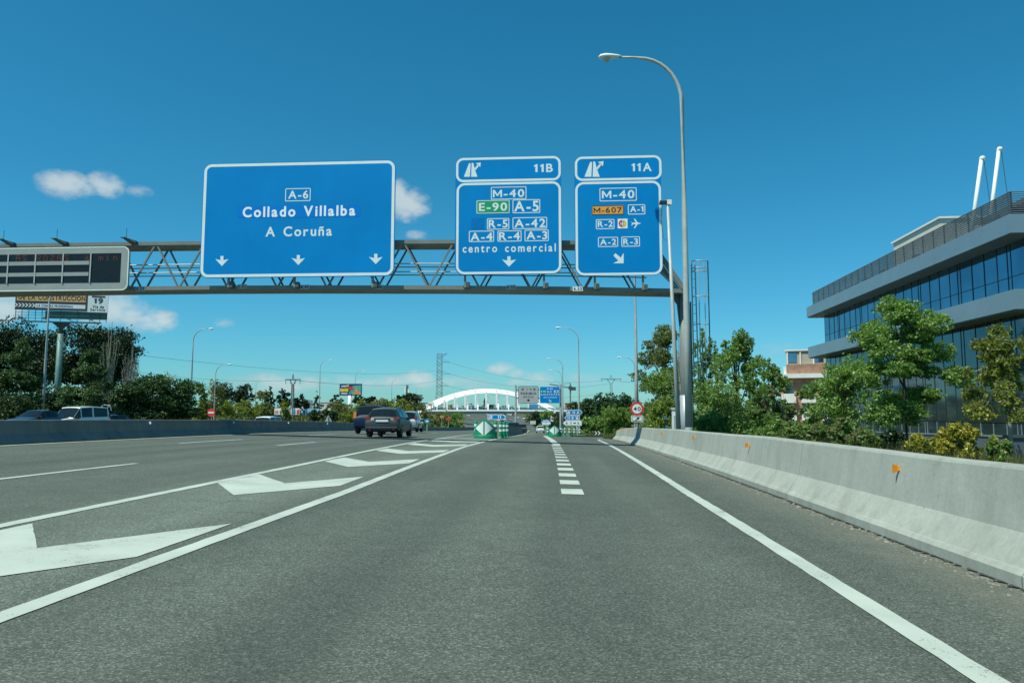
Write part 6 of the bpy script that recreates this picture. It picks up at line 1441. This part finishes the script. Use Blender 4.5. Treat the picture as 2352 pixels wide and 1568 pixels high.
def poplar(label, u0, u1, vt, vb, Y, m, bud, n=26, group='bare upright poplars'):
    SEED[0] += 1; rnd = random.Random(SEED[0]); um = (u0+u1)/2; g = onground(um, Y); rx = (atY(u1, 945, Y).x-atY(u0, 945, Y).x)/2; zt_ = atY(um, vt, Y).z; h = zt_-g.z; k = Y/F
    T = thing('poplar_tree', label, 'tree', g, group); a = MB(); P_ = []
    a.tube([(0, 0, -.1), (0, 0, h*.5), (rx*.1, 0, h)], [h*.014, h*.009, .02], 6); tk = a.build('trunk', m, T, local=True); b = MB()
    for i in range(n):
        z0 = rnd.uniform(.06, .6)*h; a_ = rnd.random()*6.283; r_ = rx*rnd.uniform(.35, 1.)*(1-.3*z0/h); ln = rnd.uniform(.22, .42)*h; tipz = min(z0+ln, h*rnd.uniform(.8, 1.)); p0 = Vector((0, 0, z0)); p1 = Vector((r_*.75*math.cos(a_), r_*.75*math.sin(a_), z0+ln*.4)); p2 = Vector((r_*math.cos(a_), r_*math.sin(a_), tipz))
        b.tube([p0, p1, p2], [k*.8, k*.65, k*.35], 4)
        for t_ in np.linspace(.1, 1, 12):
            q = p0.lerp(p1, min(1, t_*2)) if t_ < .5 else p1.lerp(p2, t_*2-1)
            for s in range(2):
                d = Vector((rnd.gauss(0, .10), rnd.gauss(0, .10), abs(rnd.gauss(.25, .2))))*rx*.9; b.tube([q, q+d], [k*.4, k*.18], 3); P_.append(q+d*.8)
    b.build('branch_work', m, T, local=True)
    leafmesh('crown', np.array([tuple(p) for p in P_]), k*.9, bud, T)
# left: stone pines, conifers, round trees
GP = 'dark stone pines on the left'
tree('stone_pine', 'dark stone pine with flat crown behind the billboard pole', 85, 305, 757, 880, 108, 'round', 'l_pine', 26000, 5.5, GP, tr=.35, limb=14, depth=.6)
tree('stone_pine', 'dark stone pine at the left picture edge below the message display', -70, 150, 754, 885, 112, 'round', 'l_pine', 24000, 5.5, GP, tr=.35, limb=14, depth=.6)
tree('stone_pine', 'dark stone pine whose rounded crown ends right of the pale poplar', 215, 303, 765, 925, 104, 'round', 'l_pine', 12000, 5, GP, tr=.3)
tree('conifer_tree', 'large olive green conifer cut by the left picture edge', -45, 92, 788, 972, 76, 'cone', 'l_con', 24000, 5, 'conifers behind the left barrier', tr=.2, mix=('l_dark', .25))
tree('conifer_tree', 'pyramid shaped dark conifer above the white boxy car', 136, 270, 806, 972, 74, 'cone', 'l_con', 24000, 5, 'conifers behind the left barrier', tr=.2, mix=('l_dark', .3))
tree('round_tree', 'dark dense round tree right of the pyramid conifer', 262, 388, 866, 972, 80, 'round', 'l_dark', 17000, 5, 'dense round trees behind the left barrier', mix=('l_mid', .25))
tree('round_tree', 'dark round tree just left of the tall curved lamp', 360, 458, 876, 974, 84, 'round', 'l_dark', 9000, 5, 'dense round trees behind the left barrier', mix=('l_mid', .2))
tree('hedge_shrub', 'dark shrubs filling the gap below the billboard pole', 60, 170, 890, 975, 82, 'shrub', 'l_dark', 7000, 5, None, False, 'shrub')
tree('hedge_shrub', 'dark shrub between pyramid conifer and the round trees', 225, 300, 915, 975, 83, 'shrub', 'l_dark', 4000, 5, None, False, 'shrub')
tree('hedge_shrub', 'brownish shrub behind the dark blue saloon', -20, 70, 905, 975, 72, 'shrub', 'l_dark', 4500, 5, None, False, 'shrub', mix=('l_olive', .15))
poplar('pale budding poplar standing up in front of the stone pines', 222, 268, 738, 960, 92, 'twig', 'l_pale', 34)
poplar('greyer bare poplar right of the stone pines', 268, 325, 786, 950, 98, 'twig_grey', 'l_pale', 34)
tree('bare_tree', 'pale hazy tree in bud behind the round trees', 345, 408, 860, 930, 130, 'round', 'l_pale', 1800, 3.5, None, tm='twig_grey')
tree('leafy_tree', 'yellow green tree just right of the tall curved lamp', 445, 482, 884, 975, 100, 'column', 'l_yel', 4500, 4.5, None)
tree('leafy_tree', 'olive tree behind the short lamp beside the no entry sign', 465, 515, 878, 965, 125, 'round', 'l_olive', 3500, 4, None)
GC = 'dark cedars and pines on the left ridge'
for (u0, u1, vt, vb, Y, sh, m, n, l) in [(492, 545, 879, 945, 170, 'round', 'l_pine', 3500, 'dark broad pine behind the short lamp, leftmost of the ridge'), (530, 580, 884, 948, 180, 'round', 'l_pine', 3500, 'dark pine with pointed top left of the cypress shaped conifer'),
    (578, 628, 898, 950, 200, 'round', 'l_olive', 2200, 'grey green tree left of the cypress shaped conifer'), (604, 640, 890, 953, 160, 'cone', 'l_dark', 3500, 'dark drooping conifer left of the lattice T pole'), (634, 668, 897, 942, 190, 'round', 'l_pine', 2200, 'dark pine just left of the lattice T pole'),
    (672, 710, 915, 944, 152, 'umbrella', 'l_pine', 2500, 'round headed stone pine over the blue graffiti wall'), (756, 788, 907, 940, 220, 'open', 'l_pine', 1400, 'dark open pine left of the billboard pole'), (718, 738, 906, 940, 260, 'cone', 'l_pine', 800, 'small dark conifer behind the curved lamp'),
    (688, 700, 905, 930, 280, 'round', 'l_pine', 400, 'tiny dark tree on the far left ridge'), (810, 842, 909, 936, 240, 'round', 'l_pine', 1600, 'dark pine right of the colourful billboard'), (840, 866, 911, 938, 245, 'round', 'l_pine', 1500, 'dark pine above the dark blue off-road car'),
    (908, 938, 908, 945, 250, 'round', 'l_pine', 1600, 'dark pine left of the radio mast'), (925, 972, 904, 950, 230, 'round', 'l_pine', 3500, 'big dark pine in front of the grey billboard back')]:
    tree('pine_tree', l, u0, u1, vt, vb, Y, sh, m, n, 4, GC)
GB = 'light green bushes on the left slope'
for i, (u0, u1, vt, vb, Y, m, n, l) in enumerate([(470, 545, 918, 958, 140, 'l_yel', 3000, 'light green bush above the no entry sign'), (540, 605, 920, 956, 150, 'l_yel', 2600, 'light green bush between the two small white boards'), (590, 634, 925, 956, 155, 'l_olive', 1800, 'olive bush left of the graffiti walls'),
    (645, 668, 922, 972, 120, 'l_yel', 2200, 'fresh green slim tree in front of the lattice T pole'), (711, 738, 941, 966, 110, 'l_dark', 2400, 'dark ball shaped bush left of the curved lamp'), (737, 777, 942, 972, 108, 'l_dark', 3200, 'dark ball shaped bush behind the triangular sign'),
    (736, 806, 921, 962, 165, 'l_olive', 3600, 'olive green thicket below the colourful billboard'), (800, 850, 922, 972, 150, 'l_yel', 3600, 'yellow green thicket right of the billboard pole'), (840, 900, 920, 972, 170, 'l_olive', 3600, 'olive thicket behind the dark off-road car'), (865, 905, 916, 950, 200, 'l_yel', 2000, 'light green thicket above the grey crossover'),
    (890, 950, 918, 975, 180, 'l_yel', 4200, 'light green thicket left of the bridge pier'), (935, 985, 925, 978, 200, 'l_olive', 3400, 'olive thicket below the bridge end'), (975, 1030, 948, 985, 240, 'l_olive', 2600, 'olive thicket under the left span of the bridge'), (1010, 1065, 948, 985, 260, 'l_mid', 2600, 'green thicket under the middle of the bridge'),
    (960, 1000, 962, 985, 170, 'l_mid', 1600, 'low green bush over the left barrier beside the blue sign'), (495, 560, 955, 975, 100, 'l_olive', 1800, 'low olive hedge over the left barrier below the parked cars'), (560, 660, 956, 976, 98, 'l_dark', 2600, 'long dark low hedge around the white van roof'), (775, 812, 950, 980, 100, 'l_yel', 2000, 'bright grassy bush right of the triangular sign')]):
    tree('green_bush', l, u0, u1, vt, vb, Y, 'shrub', m, n, 4, GB, False, 'bush')
GF = 'trees on the far skyline'
for (u0, u1, vt, vb, Y, sh, m, n, l) in [(1082, 1130, 935, 955, 600, 'round', 'l_dark', 900, 'dark tree mass in the middle of the arch'), (1105, 1165, 930, 955, 590, 'round', 'l_pine', 1200, 'dark tree mass right of the two spires'), (1111, 1117, 915, 950, 580, 'column', 'l_pine', 300, 'taller dark cypress seen through the arch'), (1117, 1122, 922, 950, 582, 'column', 'l_pine', 250, 'shorter dark cypress beside the tall one'),
    (1212, 1250, 946, 980, 230, 'round', 'l_dark', 2600, 'dark tree under the right half of the bridge'), (1240, 1285, 944, 985, 210, 'round', 'l_mid', 3000, 'green tree under the bridge behind the portal post'), (1262, 1300, 950, 985, 190, 'round', 'l_dark', 2200, 'dark tree behind the second lamp post'), (1205, 1232, 945, 965, 420, 'round', 'l_olive', 700, 'small olive tree beside the far climbing road'),
    (1010, 1060, 940, 962, 420, 'round', 'l_olive', 900, 'pale trees behind the left hangers'), (985, 1025, 935, 955, 480, 'round', 'l_dark', 700, 'dark trees left of the ochre building')]:
    tree('skyline_tree', l, u0, u1, vt, vb, Y, sh, m, n, 3.5, GF)
# right side
GR = 'dense dark trees on the right beyond the exit'
for (u0, u1, vt, vb, Y, m, n, l) in [(1326, 1385, 918, 985, 150, 'l_dark', 6000, 'dark dense tree right of the three arrow signs'), (1355, 1425, 909, 990, 135, 'l_dark', 8000, 'dark dense tree below the right lattice T pole'), (1395, 1465, 910, 990, 120, 'l_dark', 7000, 'dark dense tree left of the 40 sign'), (1310, 1350, 925, 980, 170, 'l_dark', 3500, 'dark dense tree behind the 11A arrow sign')]:
    tree('dense_tree', l, u0, u1, vt, vb, Y, 'round', m, n, 4.5, GR, mix=('l_mid', .2))
tree('green_bush', 'bright green bush above the lower chevron sign', 1340, 1392, 956, 1000, 92, 'shrub', 'l_bright', 3500, 4.5, None, False, 'bush')
tree('green_bush', 'mid green bush left of the barrier end', 1385, 1465, 935, 1003, 84, 'shrub', 'l_mid', 6500, 4.5, None, False, 'bush', mix=('l_yel', .3))
tree('mixed_tree', 'tall olive twiggy tree left of the near lamp post', 1466, 1592, 752, 960, 66, 'open', 'l_olive', 15000, 5, None, tm='twig', tr=.22, limb=18, mix=('l_mid', .25))
tree('mixed_tree', 'green tree in front of the tall twiggy one, beside the 40 sign', 1478, 1572, 850, 1000, 60, 'round', 'l_mid', 8000, 5, None, mix=('l_yel', .3))
tree('mixed_tree', 'lower yellow green tree behind the marker post', 1490, 1580, 915, 1000, 54, 'shrub', 'l_yel', 5000, 5, None, mix=('l_mid', .5))
poplar('bare thin saplings between camera pole and lamp post', 1535, 1595, 680, 950, 56, 'twig_grey', 'l_pale', 12)
GS = 'roadside trees behind the right barrier'
tree('roadside_tree', 'slim green tree behind the caged ladder', 1585, 1650, 765, 1005, 48, 'open', 'l_mid', 7000, 5, GS, limb=12)
tree('roadside_tree', 'airy tree with sky showing through, right of the caged ladder', 1622, 1768, 766, 1005, 46, 'open', 'l_mid', 13500, 5.5, GS, limb=18, mix=('l_yel', .15))
tree('roadside_tree', 'low spreading tree reaching towards the brick building', 1690, 1815, 835, 1010, 44, 'open', 'l_mid', 8500, 5.5, GS, limb=14)
tree('roadside_tree', 'bushy grey green tree at the foot of the ladder', 1582, 1720, 838, 1010, 40, 'round', 'l_mid', 10000, 5.5, GS, mix=('l_olive', .2))
tree('roadside_tree', 'sparse pale stemmed tree before the brick building', 1765, 1860, 890, 1020, 36, 'vase', 'l_olive', 4500, 5.5, GS, tm='bark_pale', limb=12, mix=('l_mid', .5))
tree('roadside_tree', 'sparse light tree with white stems left of the big green tree', 1845, 1950, 850, 1025, 33, 'vase', 'l_mid', 7000, 6, GS, tm='bark_pale', limb=12)
tree('roadside_tree', 'bright green tree leaning against the big green tree', 1880, 2010, 826, 1020, 30, 'round', 'l_bright', 9000, 6, GS, limb=12)
tree('roadside_tree', 'big leafy green tree in front of the glass office', 1945, 2215, 692, 968, 26, 'open', 'l_bright', 25000, 6.5, GS, tr=.075, limb=16, mix=('l_mid', .45))
tree('roadside_tree', 'yellow olive tree cut by the right picture edge', 2215, 2420, 756, 965, 22, 'open', 'l_yel', 11000, 7, GS, tm='bark_pale', tr=.06, limb=16, mix=('l_olive', .4))
GW = 'low shrubs behind the right barrier'
for (u0, u1, vt, vb, Y, m, n, l, mx) in [(1900, 2015, 965, 1045, 21, 'l_olive', 5000, 'olive shrub left of the big green tree trunk', ('l_mid', .5)), (2020, 2075, 985, 1045, 20.5, 'l_dark', 2600, 'dark shrub against the big green tree trunk', None), (2080, 2152, 998, 1050, 18.5, 'l_gold', 3000, 'smaller gold leaved shrub right of the trunk', ('l_yel', .3)), (2148, 2250, 974, 1055, 18, 'l_gold', 4200, 'larger gold leaved shrub before the office plinth', ('l_yel', .35)),
    (2262, 2318, 1008, 1070, 16, 'l_gold', 2200, 'small gold leaved shrub at the right below the pale trunk', ('l_mid', .6)), (1690, 1790, 965, 1020, 32, 'l_mid', 4500, 'green shrub below the airy tree', None), (1780, 1905, 970, 1030, 28, 'l_mid', 5500, 'green shrub below the brick building', ('l_olive', .3)), (1590, 1690, 950, 1010, 36, 'l_mid', 4500, 'green shrub beside the near lamp foot', None)]:
    tree('roadside_shrub', l, u0, u1, vt, vb, Y, 'shrub', m, n, 7, GW, False, 'shrub', mix=mx)
def blades(name, label, m, pts, h, w, n):
    V = np.empty((n, 3, 3)); i = NPR.integers(0, len(pts), n); b = pts[i]; a = NPR.uniform(0, 6.283, n); hh = h*NPR.uniform(.4, 1.2, n); dx = np.stack([np.cos(a), np.sin(a), np.zeros(n)], 1)*w
    V[:, 0] = b-dx; V[:, 1] = b+dx; V[:, 2] = b+np.stack([NPR.normal(0, .25, n)*hh, NPR.normal(0, .25, n)*hh, hh], 1)
    me = bpy.data.meshes.new(name); me.from_pydata(V.reshape(-1, 3).tolist(), [], np.arange(n*3).reshape(-1, 3).tolist()); me.materials.append(M[m]); o = bpy.data.objects.new(name, me); COL.objects.link(o); return tag(o, label, 'grass', kind='stuff')
def scatter(x0, x1, y0, y1, n):
    x = NPR.uniform(x0, x1, n); y = NPR.uniform(y0, y1, n); return np.array([(a, b, gz(a, b)-.07) for a, b in zip(x, y)])
blades('dry_grass', 'dry straw coloured grass behind the near right barrier', 'drygrass', scatter(4.6, 13, 6, 34, 5000), .75, .012, 34000)
blades('grass', 'green grass around the roadside shrubs on the right', 'grass', scatter(4.4, 20, 12, 60, 5000), .55, .02, 26000)
blades('grass', 'grass at the barrier end and the island beyond', 'grass', np.concatenate([scatter(3.4, 9, 54, 60, 500), scatter(9, 20, 60, 110, 900), scatter(1.5, 7, 72, 110, 500)]), .5, .03, 9000)
blades('grass', 'light green grass on the left embankment', 'grass', scatter(-80, -40, 95, 190, 4000), .7, .08, 26000)
